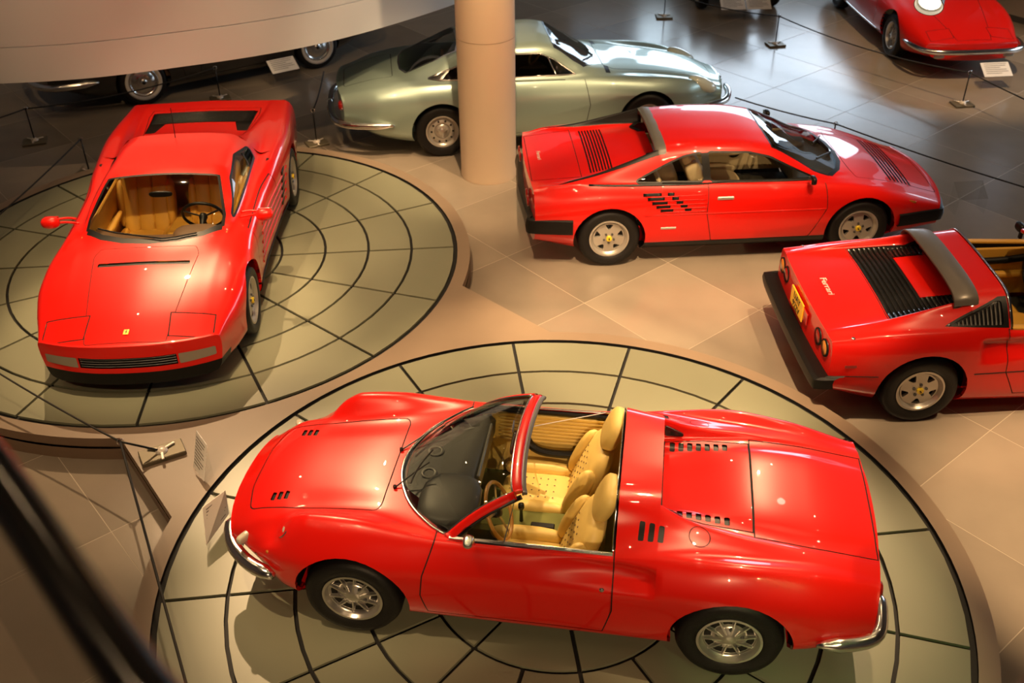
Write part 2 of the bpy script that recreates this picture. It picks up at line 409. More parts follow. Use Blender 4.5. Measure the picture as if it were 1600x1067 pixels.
    def export(s, t, name, m, parent, sink=0., split=False):
        """faces with tag t -> object(s); split: one object per connected island"""
        ids = [i for i in range(len(s.F)) if s.T[i] == t]
        if not ids: return []
        groups = [ids]
        if split:
            par = {}
            def find(a):
                while par[a] != a: par[a] = par[par[a]]; a = par[a]
                return a
            for i in ids:
                for k in s.F[i]: par.setdefault(k, k)
                r0 = find(s.F[i][0])
                for k in s.F[i][1:]: par[find(k)] = r0
            g = {}
            for i in ids: g.setdefault(find(s.F[i][0]), []).append(i)
            groups = list(g.values())
        out = []
        for gr in groups:
            mp = {}; V = []; N = []; F = []
            for i in gr:
                f = []
                for k in s.F[i]:
                    if k not in mp: mp[k] = len(V); V.append(s.V[k] - s.N[k] * sink); N.append(s.N[k])
                    f.append(mp[k])
                F.append(tuple(f))
            out.append(new_obj(name, V, F, m, parent, True, N))
        return out
def section(pts, creases, k):
    """pts: feature points bottom centre .. top centre (y,z); returns the full left-to-right loop"""
    runs = []; cur = [pts[0]]
    for i in range(1, len(pts)):
        cur.append(pts[i])
        if i in creases and i < len(pts) - 1: runs.append(cur); cur = [pts[i]]
    # mirror for a smooth crown
    tail = cur + [(-p[0], p[1]) for p in cur[-2::-1]]; half = []
    for r_ in runs: half += spline(r_, k)[:-1]
    sp = spline(tail, k); nn = (len(cur) - 1) * k; half += sp[:nn + 1]
    return half + [(-p[0], p[1]) for p in half[-2::-1]]
def loft(skin, side, top, x0, x1, bow=None, dx=.03, k=5, creases=(), t='body', cap0=False, cap1=False, zb=None):
    feats = [sorted(f) for f in side] + [sorted(f) for f in top]; tabs = [([(p[0], p[1]) for p in f], [(p[0], p[2]) for p in f]) for f in feats]
    n = max(3, int(abs(x1 - x0) / dx)); xs = [x0 + (x1 - x0) * i / n for i in range(n + 1)]
    if cap0: xs = [x0, x0 + (x1 - x0) * .002, x0 + (x1 - x0) * .006] + xs[1:]
    if cap1: xs = xs[:-1] + [x1 + (x0 - x1) * .006, x1 + (x0 - x1) * .002, x1]
    G = []
    for x in xs:
        P = [(pchip(a, x), pchip(b, x)) for a, b in tabs]; P = [(0., P[0][1])] + P; P[-1] = (0., P[-1][1])
        S = section(P, creases, k); G.append([(x + (bow(x, abs(y)) if bow else 0), y, z) for y, z in S])
    skin.grid(G[::-1] if x0 > x1 else G, t)
    if cap0: endcap(skin, G[0], x0 > x1, t)
    if cap1: endcap(skin, G[-1], x0 < x1, t)
    return G
def endcap(skin, S, front, t, rows=8, cols=44):
    im = max(range(len(S) // 2 + 1), key=lambda i: S[i][1]); c = len(S) // 2
    lo = sorted((p[1], p[2], p[0]) for p in S[:im + 1]); hi = sorted((p[1], p[2], p[0]) for p in S[im:c + 1])
    def ev(L, y):
        for i in range(len(L) - 1):
            if L[i][0] <= y <= L[i + 1][0]:
                w = (y - L[i][0]) / max(L[i + 1][0] - L[i][0], 1e-9); return L[i][1] + (L[i + 1][1] - L[i][1]) * w, L[i][2] + (L[i + 1][2] - L[i][2]) * w
        return (L[0] if y < L[0][0] else L[-1])[1:3]
    ym = S[im][1]; G = []
    for j in range(cols + 1):
        y = ym * math.sin(PI / 2 * (2 * j / cols - 1)); a = ev(lo, abs(y)); b = ev(hi, abs(y))
        G.append([(a[1] + (b[1] - a[1]) * i / rows, y, a[0] + (b[0] - a[0]) * i / rows) for i in range(rows + 1)])
    skin.grid(G[::-1] if front else G, t)
def on_top(skin, pts, lift=0.):
    out = []; N = []
    for x, y in pts: p, n = skin.top(x, y); out.append(p + n * lift); N.append(n)
    return out, N
def on_side(skin, pts, sg, lift=0.):
    out = []; N = []
    for x, z in pts: p, n = skin.side(x, z, sg); out.append(p + n * lift); N.append(n)
    return out, N
def lerp_pts(P, n):
    """resample polyline to n points"""
    P = [Vector(p) for p in P]; L = [0.]
    for i in range(1, len(P)): L.append(L[-1] + (P[i] - P[i - 1]).length)
    out = []
    for k in range(n):
        s = L[-1] * k / (n - 1); i = 0
        while i < len(P) - 2 and L[i + 1] < s: i += 1
        out.append(P[i].lerp(P[i + 1], (s - L[i]) / max(L[i + 1] - L[i], 1e-9)))
    return out
def smooth_curve(P, n):
    """Catmull-Rom through 3-D points"""
    P = [Vector(p) for p in P]; m = len(P); out = []
    for k in range(n):
        s = (m - 1) * k / (n - 1); i = min(int(s), m - 2); t = s - i
        p0 = P[i - 1] if i else P[0] * 2 - P[1]; p3 = P[i + 2] if i < m - 2 else P[-1] * 2 - P[-2]; p1, p2 = P[i], P[i + 1]
        out.append(.5 * ((2 * p1) + (p2 - p0) * t + (2 * p0 - 5 * p1 + 4 * p2 - p3) * t * t + (3 * p1 - p0 - 3 * p2 + p3) * t ** 3))
    return out
# ------------------------------------------------------------------ wheels, seats and other shared car parts
WHEELS = {}
def wheel_meshes(style, rt, w, rr):
    """meshes of one wheel in its own frame: axis y, outer face towards +y at y=0"""
    key = (style, rt, w, rr)
    if key in WHEELS: return WHEELS[key]
    L = []
    sh = rt - rr
    prof = [(rr * .97, -.012), (rr + .004, .0), (rr + sh * .25, .012), (rr + sh * .55, .016), (rr + sh * .82, .008), (rt - .012, -.012), (rt, -.034)]
    for g in range(1, 5): y = -.034 - (w - .068) * g / 5; prof += [(rt, y + .008), (rt - .007, y + .005), (rt - .007, y - .005), (rt, y - .008)]
    prof += [(rt, -w + .034), (rt - .015, -w + .012), (rr + sh * .5, -w - .012), (rr * .97, -w)]
    L.append(('tyre', MB().lathe(prof, axis='y', seg=56), RUB, True))
    if style == 'cover':
        L.append(('whitewall', MB().lathe([(rr + .004, .003), (rr + .03, .0165), (rr + .055, .019), (rr + .055, .017)], axis='y', seg=48), WHITEW, True))
        L.insert(0, ('wheel', MB().lathe([(.001, .028), (.035, .026), (.036, .012), (.07, .02), (rr * .55, .012), (rr * .78, -.012), (rr * .84, -.018), (rr * .9, .002), (rr, .008), (rr + .003, 0), (rr * .97, -.03)], axis='y', seg=48), CHR, True))
        L.append(('hub_emblem', MB().lathe([(.001, .032), (.026, .031), (.028, .022)], axis='y', seg=20), BLKG, True))
    elif style == 'slot':           # deep-dish alloy with ten slots and ribs
        m = MB().lathe([(rr + .002, -.01), (rr + .004, .006), (rr - .012, .007), (rr - .02, -.012), (rr * .86, -.026), (rr * .82, -.030), (rr * .81, -.040), (.001, -.040)], axis='y', seg=60)
        hub = MB().lathe([(rr * .52, -.040), (rr * .51, -.034), (.085, -.024), (.05, -.012), (.04, -.004), (.022, -.002), (.001, 0)], axis='y', seg=40)
        L.insert(0, ('wheel', m, ALU, 'auto'))
        L.append(('hub', hub, ALU, 'auto'))
        for i in range(10):
            a = 2 * PI * i / 10 + .1; M = Matrix.Rotation(-a, 4, 'Y'); rib = MB()
            rib.add([(.045, -.008, -.005), (.045, -.008, .005), (rr * .84, -.022, -.004), (rr * .84, -.022, .004), (.045, -.04, -.007), (.045, -.04, .007), (rr * .84, -.04, -.006), (rr * .84, -.04, .006)],
                    [(0, 2, 3, 1), (0, 4, 6, 2), (1, 3, 7, 5), (2, 6, 7, 3)], M); L.append(('spoke', rib, ALU, False))
        for i in range(10):
            a = 2 * PI * (i + .5) / 10 + .1; P = []
            for (r_, da) in ((rr * .56, -.22), (rr * .78, -.25), (rr * .79, 0), (rr * .78, .25), (rr * .56, .22), (rr * .57, 0)): P.append((r_ * math.cos(a + da), -.0388, r_ * math.sin(a + da)))
            L.append(('wheel_slot', MB().add(P, [(0, 1, 2, 5), (5, 2, 3, 4)]), BLK, False))
        nuts = MB()
        for i in range(5):
            a = 2 * PI * i / 5; nuts.lathe([(.001, -.012), (.012, -.013), (.014, -.02), (.014, -.04)], c=(.078 * math.cos(a), 0, .078 * math.sin(a)), axis='y', seg=6)
        L.append(('lug_nut_set', nuts, DGREY, False))
    elif style == 'star':           # five-spoke star
        m = MB().lathe([(rr + .002, -.01), (rr + .004, .006), (rr - .012, .007), (rr - .018, -.006), (rr * .84, -.022), (rr * .80, -.032), (rr * .78, -.06)], axis='y', seg=60)
        ho = []
        for i in range(5):
            a = 2 * PI * i / 5 + PI / 2; hp = [(rr * .745 * math.cos(a + q), rr * .745 * math.sin(a + q)) for q in (-.27, -.13, 0, .13, .27)] + [(rr * .47 * math.cos(a + q), rr * .47 * math.sin(a + q)) for q in (.10, -.10)]
            ho.append(rpoly(hp, [.014, 0, 0, 0, .014, .012, .012], 3))
        V, F = poly_fill([circle(0, 0, rr * .805, 60)] + ho + [circle(0, 0, .03, 20)], 0.)
        dep = lambda x, y: -.026 + .020 * max(0, 1 - math.hypot(x, y) / (rr * .8))
        m.add([(x, dep(x, y), y) for x, y, z in V], [f[::-1] for f in F])
        for h_ in ho: n_ = len(h_); m.add([(x, dep(x, y), y) for x, y in h_] + [(x * .99, dep(x, y) - .03, y * .99) for x, y in h_], [(i, (i + 1) % n_, n_ + (i + 1) % n_, n_ + i) for i in range(n_)])
        L.insert(0, ('wheel', m, ALUP, 'auto'))
        L.append(('brake_disc', MB().lathe([(.001, -.055), (rr * .78, -.06)], axis='y', seg=32), BLK, False))
        L.append(('hub_cap', MB().lathe([(.001, .012), (.026, .011), (.03, .006), (.03, -.01)], axis='y', seg=24), YBADGE, 'auto'))
        L.append(('hub_mark', MB().box((0, .0135, 0), (.012, .002, .024)), BLK, False))
        nuts = MB()
        for i in range(5):
            a = 2 * PI * (i + .5) / 5 + PI / 2; nuts.lathe([(.001, .006), (.011, .005), (.013, 0), (.013, -.01)], c=(.054 * math.cos(a), -.004, .054 * math.sin(a)), axis='y', seg=6)
        L.append(('lug_nut_set', nuts, DGREY, False))
    elif style == 'holes':          # pierced steel-look disc
        L.insert(0, ('wheel', MB().lathe([(rr + .002, -.01), (rr + .004, .006), (rr - .012, .007), (rr - .022, -.012), (rr * .80, -.026), (rr * .70, -.012), (rr * .52, -.012), (rr * .47, -.028), (rr * .42, -.012), (.06, .0), (.001, .002)], axis='y', seg=56), ALUP, 'auto'))
        h = MB()
        for i in range(10): a = 2 * PI * i / 10; h.lathe([(.001, -.0105), (.014, -.0105), (.015, -.016)], c=(rr * .665 * math.cos(a), 0, rr * .665 * math.sin(a)), axis='y', seg=10)
        L.append(('vent_hole_set', h, BLK, False))
        c = MB().lathe([(.001, .016), (.03, .014), (.05, .006), (.055, -.01)], axis='y', seg=24)
        for i in range(3): a = 2 * PI * i / 3 + .5; c.box((.05, .012, 0), (.06, .012, .022), Matrix.Rotation(-a, 4, 'Y'), .004)
        L.append(('spinner', c, ALU, 'auto'))
    out = []
    for (nm, mb, mt, sm) in L:
        o = mb.obj(nm, mt, None, sm); out.append((nm, o.data)); bpy.data.objects.remove(o)
    WHEELS[key] = out; return out
def add_wheel(parent, x, y, style, rt, w, rr, spin=0.):
    sg = 1 if y > 0 else -1; w0 = None
    for nm, me in wheel_meshes(style, rt, w, rr):
        o = bpy.data.objects.new(nm, me); COL.objects.link(o)
        if w0 is None:
            w0 = o; o.parent = parent; o.location = (x, y, rt); o.rotation_euler = (0, spin, 0 if sg > 0 else PI); o.rotation_mode = 'ZYX' if False else 'XYZ'
        else:
            o.parent = w0
            if nm.endswith('_set'): o['kind'] = 'stuff'
    return w0
def wells(skin, parent, xs, zc, rad, tags=('body', 'door', 'fender'), ymin=.45, lip=.03):
    for x in xs:
        for sg in (1, -1):
            m = MB(); skin.paint('arch', circle(x, zc, rad, 36), (0, 2), lambda c: c.y * sg > ymin and c.z < zc + rad + .05, tags)
            m.lathe([(rad + .01, sg * .50), (rad + .01, sg * .74)], c=(x, 0, zc), axis='y', seg=24, a0=-.12, a1=PI + .12)
            m.lathe([(.02, sg * .5), (rad + .01, sg * .50)], c=(x, 0, zc), axis='y', seg=24, a0=-.12, a1=PI + .12).obj('wheel_arch_liner', BLK, parent, False)
    skin.flange(tags, ('arch',), lip, 'body', lambda v: Vector((0, -1 if v.y > 0 else 1, 0)))
def seat(parent, x, y, z, m, style='bucket', rake=R(24), s=1., piped=None):
    M0 = Matrix.Translation((x, y, z)) @ Matrix.Diagonal((s, s, s, 1))
    c = MB().pillow((.02, 0, .07), (.54, .42, .15), M0, 3.2)
    so = c.obj('seat', m, parent, True)
    Mb = M0 @ Matrix.Translation((-.22, 0, .10)) @ Matrix.Rotation(-rake, 4, 'Y')
    if style == 'bucket':
        MB().pillow((.0, 0, .26), (.15, .46, .60), Mb, 3.2).obj('backrest', m, so, True)
        MB().pillow((.02, 0, .66), (.12, .28, .26), Mb, 3.).obj('headrest', m, so, True)
        for sg in (1, -1):
            MB().pillow((.04, sg * .20, .13), (.50, .10, .13), M0, 2.6).obj('side_bolster', m, so, True)
            MB().pillow((.05, sg * .205, .22), (.13, .09, .42), Mb, 2.6).obj('side_bolster', m, so, True)
        if piped:
            d = MB()
            for i in range(7):
                for j in range(4): d.lathe([(.001, .001), (.006, 0)], c=(-.08 + .05 * i, -.09 + .06 * j, .146 - (0 if i < 6 else .004)), seg=6, M=M0)
            for i in range(7):
                for j in range(4): d.box((.079, -.09 + .06 * j, .08 + .05 * i), (.004, .009, .009), Mb)
            d.obj('ventilation_eyelet_set', piped, so)['kind'] = 'stuff'
    else:
        for k in range(3):
            MB().pillow((.02, -.145 + .145 * k, .30), (.17, .152 if k == 1 else .158, .70), Mb, 6.).obj('backrest_panel', m, so, True)
        MB().pillow((.0, 0, .655), (.10, .26, .17), Mb, 3.4).obj('headrest', m, so, True)
        for sg in (1, -1):
            MB().pillow((.05, sg * .235, .26), (.16, .09, .46), Mb, 2.6).obj('side_bolster', m, so, True)
            MB().pillow((.04, sg * .21, .11), (.5, .09, .14), M0, 2.6).obj('side_bolster', m, so, True)
    return so
def steering(parent, x, y, z, rad, rim, spokes=3, tilt=R(62), tube=.014, hubm=None):
    M = Matrix.Translation((x, y, z)) @ Matrix.Rotation(-tilt, 4, 'Y')
    o = MB().tube([(rad * math.cos(t * PI / 18), rad * math.sin(t * PI / 18), 0) for t in range(36)], tube, 8, True, M=M).obj('steering_wheel', rim, parent, True)
    sp = MB()
    for a in ((0, 2.1, -2.1) if spokes == 3 else (0, PI)):
        a += PI / 2 if spokes == 2 else PI
        sp.box((rad * .5, 0, -.015), (rad, .022, .004), M @ Matrix.Rotation(a, 4, 'Z'))
    sp.obj('steering_wheel_spoke_set', hubm or DGREY, o)
    MB().lathe([(.001, .012), (.035, .008), (.042, -.02), (.03, -.06), (.02, -.25), (.001, -.25)], M=M, seg=20).obj('steering_wheel_hub', BLK, o, True)
    return o
def wiper(parent, skinpts, r_=.006):
    return MB().tube(skinpts, r_, 6).obj('wiper', BLK, parent)
def lens(parent, name, c, d, m, M=None, n=3.5): return MB().pillow(c, d, M, n, 20, 10).obj(name, m, parent, True)
# ------------------------------------------------------------------ the setting
DC = (0.300, 4.948)      # turntable centres
TC = (-3.285, 9.218)
TR_R = 2.70
STONE = mat('limestone_floor_tile', (.27, .225, .175), .2, spec=.5, noise=.16, nscale=2.2, bump=.03, bscale=40, rnd=.16)
GROUT = mat('pale_grout', (.40, .34, .26), .7)
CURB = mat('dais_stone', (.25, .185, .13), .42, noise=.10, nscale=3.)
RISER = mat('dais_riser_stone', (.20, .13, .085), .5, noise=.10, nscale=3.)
PANEL = mat('grey_green_turntable_panel', (.215, .22, .15), .34, noise=.06, nscale=2., rnd=.05)
SLOT = mat('black_turntable_joint', (.006, .006, .006), .7)
WALLM = mat('warm_grey_plaster', (.34, .29, .25), .8, noise=.03, nscale=1.5)
PLAST = mat('balcony_white_paint', (.66, .70, .75), .7, noise=.02, nscale=1.2)
PILM = mat('pillar_sand_paint', (.62, .48, .34), .62, noise=.04, nscale=3., bump=.05, bscale=120)
CEILM = mat('ceiling_plaster', (.12, .10, .085), .9)
def build_setting():
    # floor: slab with laid tiles
    fl = MB().box((1, 9, -.0308), (26, 34, .06)).obj('floor', GROUT); structure(fl, 'polished limestone tile floor laid on the diagonal')
    s = 1.22; ang = R(39.5); c_, s_ = math.cos(ang), math.sin(ang); o = Vector((.73, 8.64))
    me = MB().box((0, 0, -.012), (s - .007, s - .007, .024), None, .0008).obj('tile', STONE).data
    bpy.data.objects.remove(bpy.data.objects['tile'])
    for i in range(-14, 15):
        for j in range(-14, 15):
            u, v = (i + .5) * s, (j + .5) * s; x = o.x + u * c_ - v * s_; y = o.y + u * s_ + v * c_
            if not (1.2 < y < 20.5 and abs(x) < 2.6 + .6 * y): continue
            if math.hypot(x - DC[0], y - DC[1]) < 1.9 or math.hypot(x - TC[0], y - TC[1]) < 1.9: continue
            t = bpy.data.objects.new('tile', me); COL.objects.link(t); t.parent = fl; t.location = (x, y, .0); t.rotation_euler = (0, 0, ang + random.choice((0, 1, 2, 3)) * PI / 2)
    # dais: two ringed discs joined by a neck
    ro = 2.86; out = []
    for i in range(97): a = R(-11.7 + (284.0) * i / 96); out.append((TC[0] + ro * math.cos(a), TC[1] + ro * math.sin(a)))
    for i in range(97): a = R(169.8 + (279.2) * i / 96); out.append((DC[0] + ro * math.cos(a), DC[1] + ro * math.sin(a)))
    holes = [[(C[0] + (TR_R + .03) * math.cos(2 * PI * i / 128), C[1] + (TR_R + .03) * math.sin(2 * PI * i / 128)) for i in range(128)] for C in (DC, TC)]
    V, F = poly_fill([out] + holes, PZ)
    da = structure(new_obj('trim_1', V, F, CURB), 'raised figure-eight stone dais carrying the two turntables')
    m = MB(); n = len(out)
    for (d0, z0, d1, z1) in ((0, PZ, 0, PZ - .085), (0, PZ - .085, -.02, PZ - .085), (-.02, PZ - .085, -.02, PZ - .11), (0, PZ - .11, 0, 0)):
        V = []
        for i in range(n):
            a, b = Vector(out[i - 1]), Vector(out[(i + 1) % n]); t = (b - a).normalized(); nr = Vector((t.y, -t.x)); p = Vector(out[i])
            V += [(*(p + nr * d0), z0), (*(p + nr * d1), z1)]
        m.add(V, [(2 * i, 2 * i + 1, 2 * ((i + 1) % n) + 1, 2 * ((i + 1) % n)) for i in range(n)])
    m.obj('riser', RISER, da)
    # border joints of the dais
    rad = [0.0, .45, .90, 1.35, 1.80, 2.25, TR_R]; gap = .014
    def panel_mesh(r0, r1, n, k):
        m = MB(); a = PI / n; st = max(2, int(24 / n * 3)); P = []
        for (r_, sg) in ((r1 - gap, 1), (r0 + gap, -1)):
            if r_ <= gap + .001: P.append((0.0, 0.0)) if False else None
            da_ = gap / max(r_, .05)
            for i in range(st + 1): t = (-a + da_ + (2 * a - 2 * da_) * i / st) * sg; P.append((r_ * math.cos(t), r_ * math.sin(t)))
        m.prism(P, -.022, 0.0)
        o_ = m.obj('panel', PANEL); me_ = o_.data; bpy.data.objects.remove(o_); return me_
    meshes = [panel_mesh(rad[j], rad[j + 1], 16 if j > 1 else 8, j) for j in range(1, 6)]
    cd = MB().lathe([(.001, 0), (.436, 0), (.436, -.022)], seg=40).obj('panel', PANEL).data; bpy.data.objects.remove(bpy.data.objects['panel'])
    for (C, off, lab) in ((DC, R(6.2), 'round grey-green panelled turntable under the open-topped red sports car'), (TC, R(4.2), 'round grey-green panelled turntable under the red coupe with side strakes')):
        tt = empty('turntable', (C[0], C[1], PZ), 0, lab, 'turntable')
        MB().lathe([(.001, -.03), (TR_R + .03, -.03), (TR_R + .03, -.001)], seg=128).obj('base_disc', SLOT, tt)
        for j, me_ in enumerate(meshes):
            n_ = 16 if j + 1 > 1 else 8
            for i in range(n_):
                p = bpy.data.objects.new('panel', me_); COL.objects.link(p); p.parent = tt; p.rotation_euler = (0, 0, off + 2 * PI * (i + .5) / n_)
        p = bpy.data.objects.new('panel', cd); COL.objects.link(p); p.parent = tt
    # pillar
    p = empty('pillar', (-.263, 11.657, 0), 0, 'tall round sand-coloured pillar in front of the pale green coupe', 'pillar')
    MB().lathe([(.345, 0), (.345, .03), (.34, .05), (.34, 1.73)], seg=56).obj('shaft_drum', PILM, p, 'auto')
    MB().lathe([(.338, 1.73), (.338, 1.734), (.34, 1.736), (.34, 1.74), (.34, CEIL)], seg=56).obj('shaft', PILM, p, 'auto')
    # curved ramp fascia at upper left
    P = [(-5.57, 10.85), (-4.57, 11.0), (-3.59, 11.35), (-2.92, 11.64), (-2.24, 12.04), (-1.54, 12.63), (-.78, 13.44)]
    P = [(-9.6, 11.9), (-8.2, 11.2), (-6.9, 10.88)] + P + [(0.05, 14.5), (.7, 15.7)]
    C = smooth_curve([(x, y, 0) for x, y in P], 70); z0 = 1.3 + PZ
    r_ = empty('ramp_parapet', (-3.59, 11.35, z0), 0, 'sweeping white curved ramp parapet above the dark saloon', 'parapet')
    def wall(prof, name, m_):
        G = []
        for i, p in enumerate(C):
            a, b = C[max(i - 1, 0)], C[min(i + 1, len(C) - 1)]; t = (b - a).normalized(); nr = Vector((t.y, -t.x, 0))
            G.append([p + nr * d + Vector((3.59, -11.35, z)) for d, z in prof])
        MB().sheet(G).obj(name, m_, r_, 'auto')
    wall([(-1.1, .0), (0, 0), (0, .385), (-.012, .387), (-.012, .395)], 'lower_fascia', PLAST)
    wall([(-.012, .395), (0, .397), (0, 1.35), (-.14, 1.35), (-.14, .25), (-1.1, .25), (-1.1, 0)], 'upper_fascia', PLAST)
    # walls and ceiling around the hall
    structure(MB().box((1, 9, CEIL + .1), (26, 34, .2)).obj('ceiling', CEILM))
    structure(MB().box((-9.9, 9, 4), (.2, 34, 8.4)).obj('wall_left', WALLM)); structure(MB().box((1, -6.6, 4), (26, .2, 8.4)).obj('wall_front', WALLM))
    w = MB()
    for (x0, x1, z0_, z1) in ((-9.8, 1.5, 0, CEIL), (1.5, 12, 0, 2.0), (1.5, 12, 4.6, CEIL), (3.8, 4.1, 2, 4.6), (6.4, 6.7, 2, 4.6), (9.0, 9.3, 2, 4.6)): w.box(((x0 + x1) / 2, 24, (z0_ + z1) / 2), (x1 - x0, .3, z1 - z0_))
    structure(w.obj('wall_back', WALLM))
    w = MB()
    for (y0, y1, z0_, z1) in ((-6.5, 10.5, 0, CEIL), (10.5, 24, 0, 2.2), (10.5, 24, 4.6, CEIL), (13.4, 13.7, 2.2, 4.6), (16.6, 16.9, 2.2, 4.6), (19.8, 20.1, 2.2, 4.6)): w.box((13, (y0 + y1) / 2, (z0_ + z1) / 2), (.3, y1 - y0, z1 - z0_))
    structure(w.obj('wall_right', WALLM))
    k = 0
    for (x0, x1) in ((1.5, 3.8), (4.1, 6.4), (6.7, 9.0), (9.3, 12)):
        k += 1; f = structure(MB().box(((x0 + x1) / 2, 24, 3.3), (.06, .08, 2.6)).box(((x0 + x1) / 2, 24, 3.3), (x1 - x0, .08, .06)).obj('window_%d' % k, DGREY)); MB().box(((x0 + x1) / 2, 24, 3.3), (x1 - x0, .01, 2.6)).obj('pane', GLASSR, f)
    for (y0, y1) in ((10.5, 13.4), (13.7, 16.6), (16.9, 19.8), (20.1, 23.8)):
        k += 1; f = structure(MB().box((13, (y0 + y1) / 2, 3.4), (.08, .06, 2.4)).box((13, (y0 + y1) / 2, 3.4), (.08, y1 - y0, .06)).obj('window_%d' % k, DGREY)); MB().box((13, (y0 + y1) / 2, 3.4), (.01, y1 - y0, 2.4)).obj('pane', GLASSR, f)
build_setting()
# ------------------------------------------------------------------ open-topped red sports car, foreground
def rows(T): return T
def dino():
    E = empty('open_top_sports_car', (0.249, 4.972, PZ), 2.987, 'red open-topped mid-engined sports car with yellow seats on the nearest turntable', 'car')
    side = [
        [(2.06, .38, .38), (1.7, .62, .24), (.8, .72, .19), (-.8, .73, .19), (-1.6, .70, .24), (-2.0, .60, .36)],
        [(2.09, .44, .42), (1.7, .72, .31), (1.17, .79, .28), (.7, .765, .255), (0, .765, .25), (-.7, .78, .26), (-1.17, .82, .3), (-1.6, .79, .33), (-2.0, .73, .42)],
        [(2.11, .48, .455), (1.9, .66, .46), (1.7, .75, .46), (1.17, .83, .49), (.6, .80, .47), (0, .795, .47), (-.6, .81, .48), (-1.17, .85, .50), (-1.6, .83, .51), (-2.0, .76, .53)],
        [(2.115, .49, .485), (1.9, .66, .55), (1.7, .735, .61), (1.45, .79, .66), (1.15, .81, .69), (.85, .80, .675), (.6, .785, .66), (0, .785, .645), (-.5, .80, .67), (-1.1, .84, .735), (-1.5, .815, .73), (-2.0, .735, .665)],
        [(2.11, .47, .52), (1.9, .585, .63), (1.72, .61, .68), (1.58, .61, .79), (1.44, .62, .85), (1.15, .64, .865), (.85, .67, .835), (.6, .69, .81), (0, .70, .805), (-.4, .70, .82), (-.8, .71, .87), (-1.15, .725, .895), (-1.5, .70, .865), (-2.0, .655, .765)]]
    front = [
        [(2.12, .38, .545), (1.9, .47, .655), (1.72, .47, .695), (1.5, .46, .735), (1.2, .47, .78), (1.0, .50, .80), (.8, .55, .805), (.6, .60, .81), (-.46, .62, .82)],
        [(2.125, .2, .555), (1.9, .24, .672), (1.5, .24, .745), (1.0, .26, .80), (.6, .3, .81), (-.46, .3, .815)],
        [(2.125, 0, .555), (1.9, 0, .678), (1.5, 0, .75), (1.0, 0, .80), (.6, 0, .81), (-.46, 0, .815)]]
    hoop = [
        [(-.44, .64, .865), (-.70, .635, .885)], [(-.44, .545, .95), (-.70, .54, .935)], [(-.44, .47, 1.05), (-.70, .455, 1.01)],
        [(-.44, .38, 1.098), (-.70, .375, 1.065)], [(-.44, .2, 1.118), (-.70, .2, 1.10)], [(-.44, 0, 1.122), (-.70, 0, 1.105)]]
    rear = [
        [(-.70, .635, .885), (-1.0, .63, .878), (-1.27, .62, .868), (-1.6, .59, .845), (-2.02, .58, .775)],
        [(-.70, .52, .945), (-1.0, .53, .905), (-1.27, .55, .880), (-1.6, .55, .848), (-2.02, .545, .782)],
        [(-.70, .405, 1.02), (-.85, .435, .955), (-1.0, .455, .920), (-1.27, .488, .886), (-1.6, .50, .848), (-2.02, .50, .788)],
        [(-.70, .375, .90), (-.85, .40, .893), (-1.0, .42, .885), (-1.27, .455, .872), (-1.6, .47, .842), (-2.02, .47, .787)],
        [(-.70, .30, .885), (-1.0, .33, .88), (-1.27, .38, .872), (-1.6, .40, .845), (-2.02, .36, .79)],
        [(-.70, .25, .845), (-.85, .26, .858), (-1.27, .30, .888), (-1.6, .32, .865), (-2.02, .30, .80)],
        [(-.70, 0, .835), (-.85, 0, .852), (-1.27, 0, .895), (-1.6, 0, .875), (-2.02, 0, .81)]]
    bow = lambda x, y: -.16 * (y / .7) ** 2.2 * sstep(1.35, 2.12, x) + .03 * (y / .6) ** 2 * sstep(-1.5, -2.0, x)
    S = Skin()
    loft(S, side, front, 2.125, -.46, bow, .022, 6, (1,), cap0=True)
    loft(S, side, hoop, -.44, -.70, bow, .022, 6, (1,))
    G = loft(S, side, rear, -.70, -2.02, bow, .022, 6, (1,), cap1=True)
    # side scoops and headlamp scoops pressed into the skin
    for i, v in enumerate(S.V):
        if -.76 < v.x < .2 and abs(v.y) > .6:
            d = .055 * sstep(.2, -.55, v.x) * sstep(-.72, -.66, v.x) * sstep(.072, .03, abs(v.z - (.745 - .03 * sstep(-.3, .3, v.x))))
            v.y -= math.copysign(d, v.y)
        if 1.5 < v.x < 2.0 and .45 < abs(v.y) < .75 and v.z > .5:
            r_ = math.hypot((abs(v.y) - .60) / .11, 0); v.z -= .035 * sstep(1., .2, r_) * sstep(1.62, 1.70, v.x) * sstep(2.0, 1.8, v.x)
    S.renorm()
    hole = [(-.452, .655), (-.452, -.655), (.40, -.655), (.58, -.615), (.84, -.40), (.965, -.16), (.985, 0), (.965, .16), (.84, .40), (.58, .615), (.40, .655)]
    S.paint('hole', hole, (0, 1), lambda c: c.z > .7 and c.x > -.46)
    S.paint('hole', [(-.47, 0), (-.43, 0), (-.43, 1.2), (-.47, 1.2)], (0, 2), lambda c: False)
    LT = ('body',)
    S.panel('hood', rpoly([(1.93, .41), (1.06, .46), (1.035, .41), (1.035, -.41), (1.06, -.46), (1.93, -.41), (1.985, -.2), (1.985, .2)], .05), (0, 1), lambda c: c.z > .6)
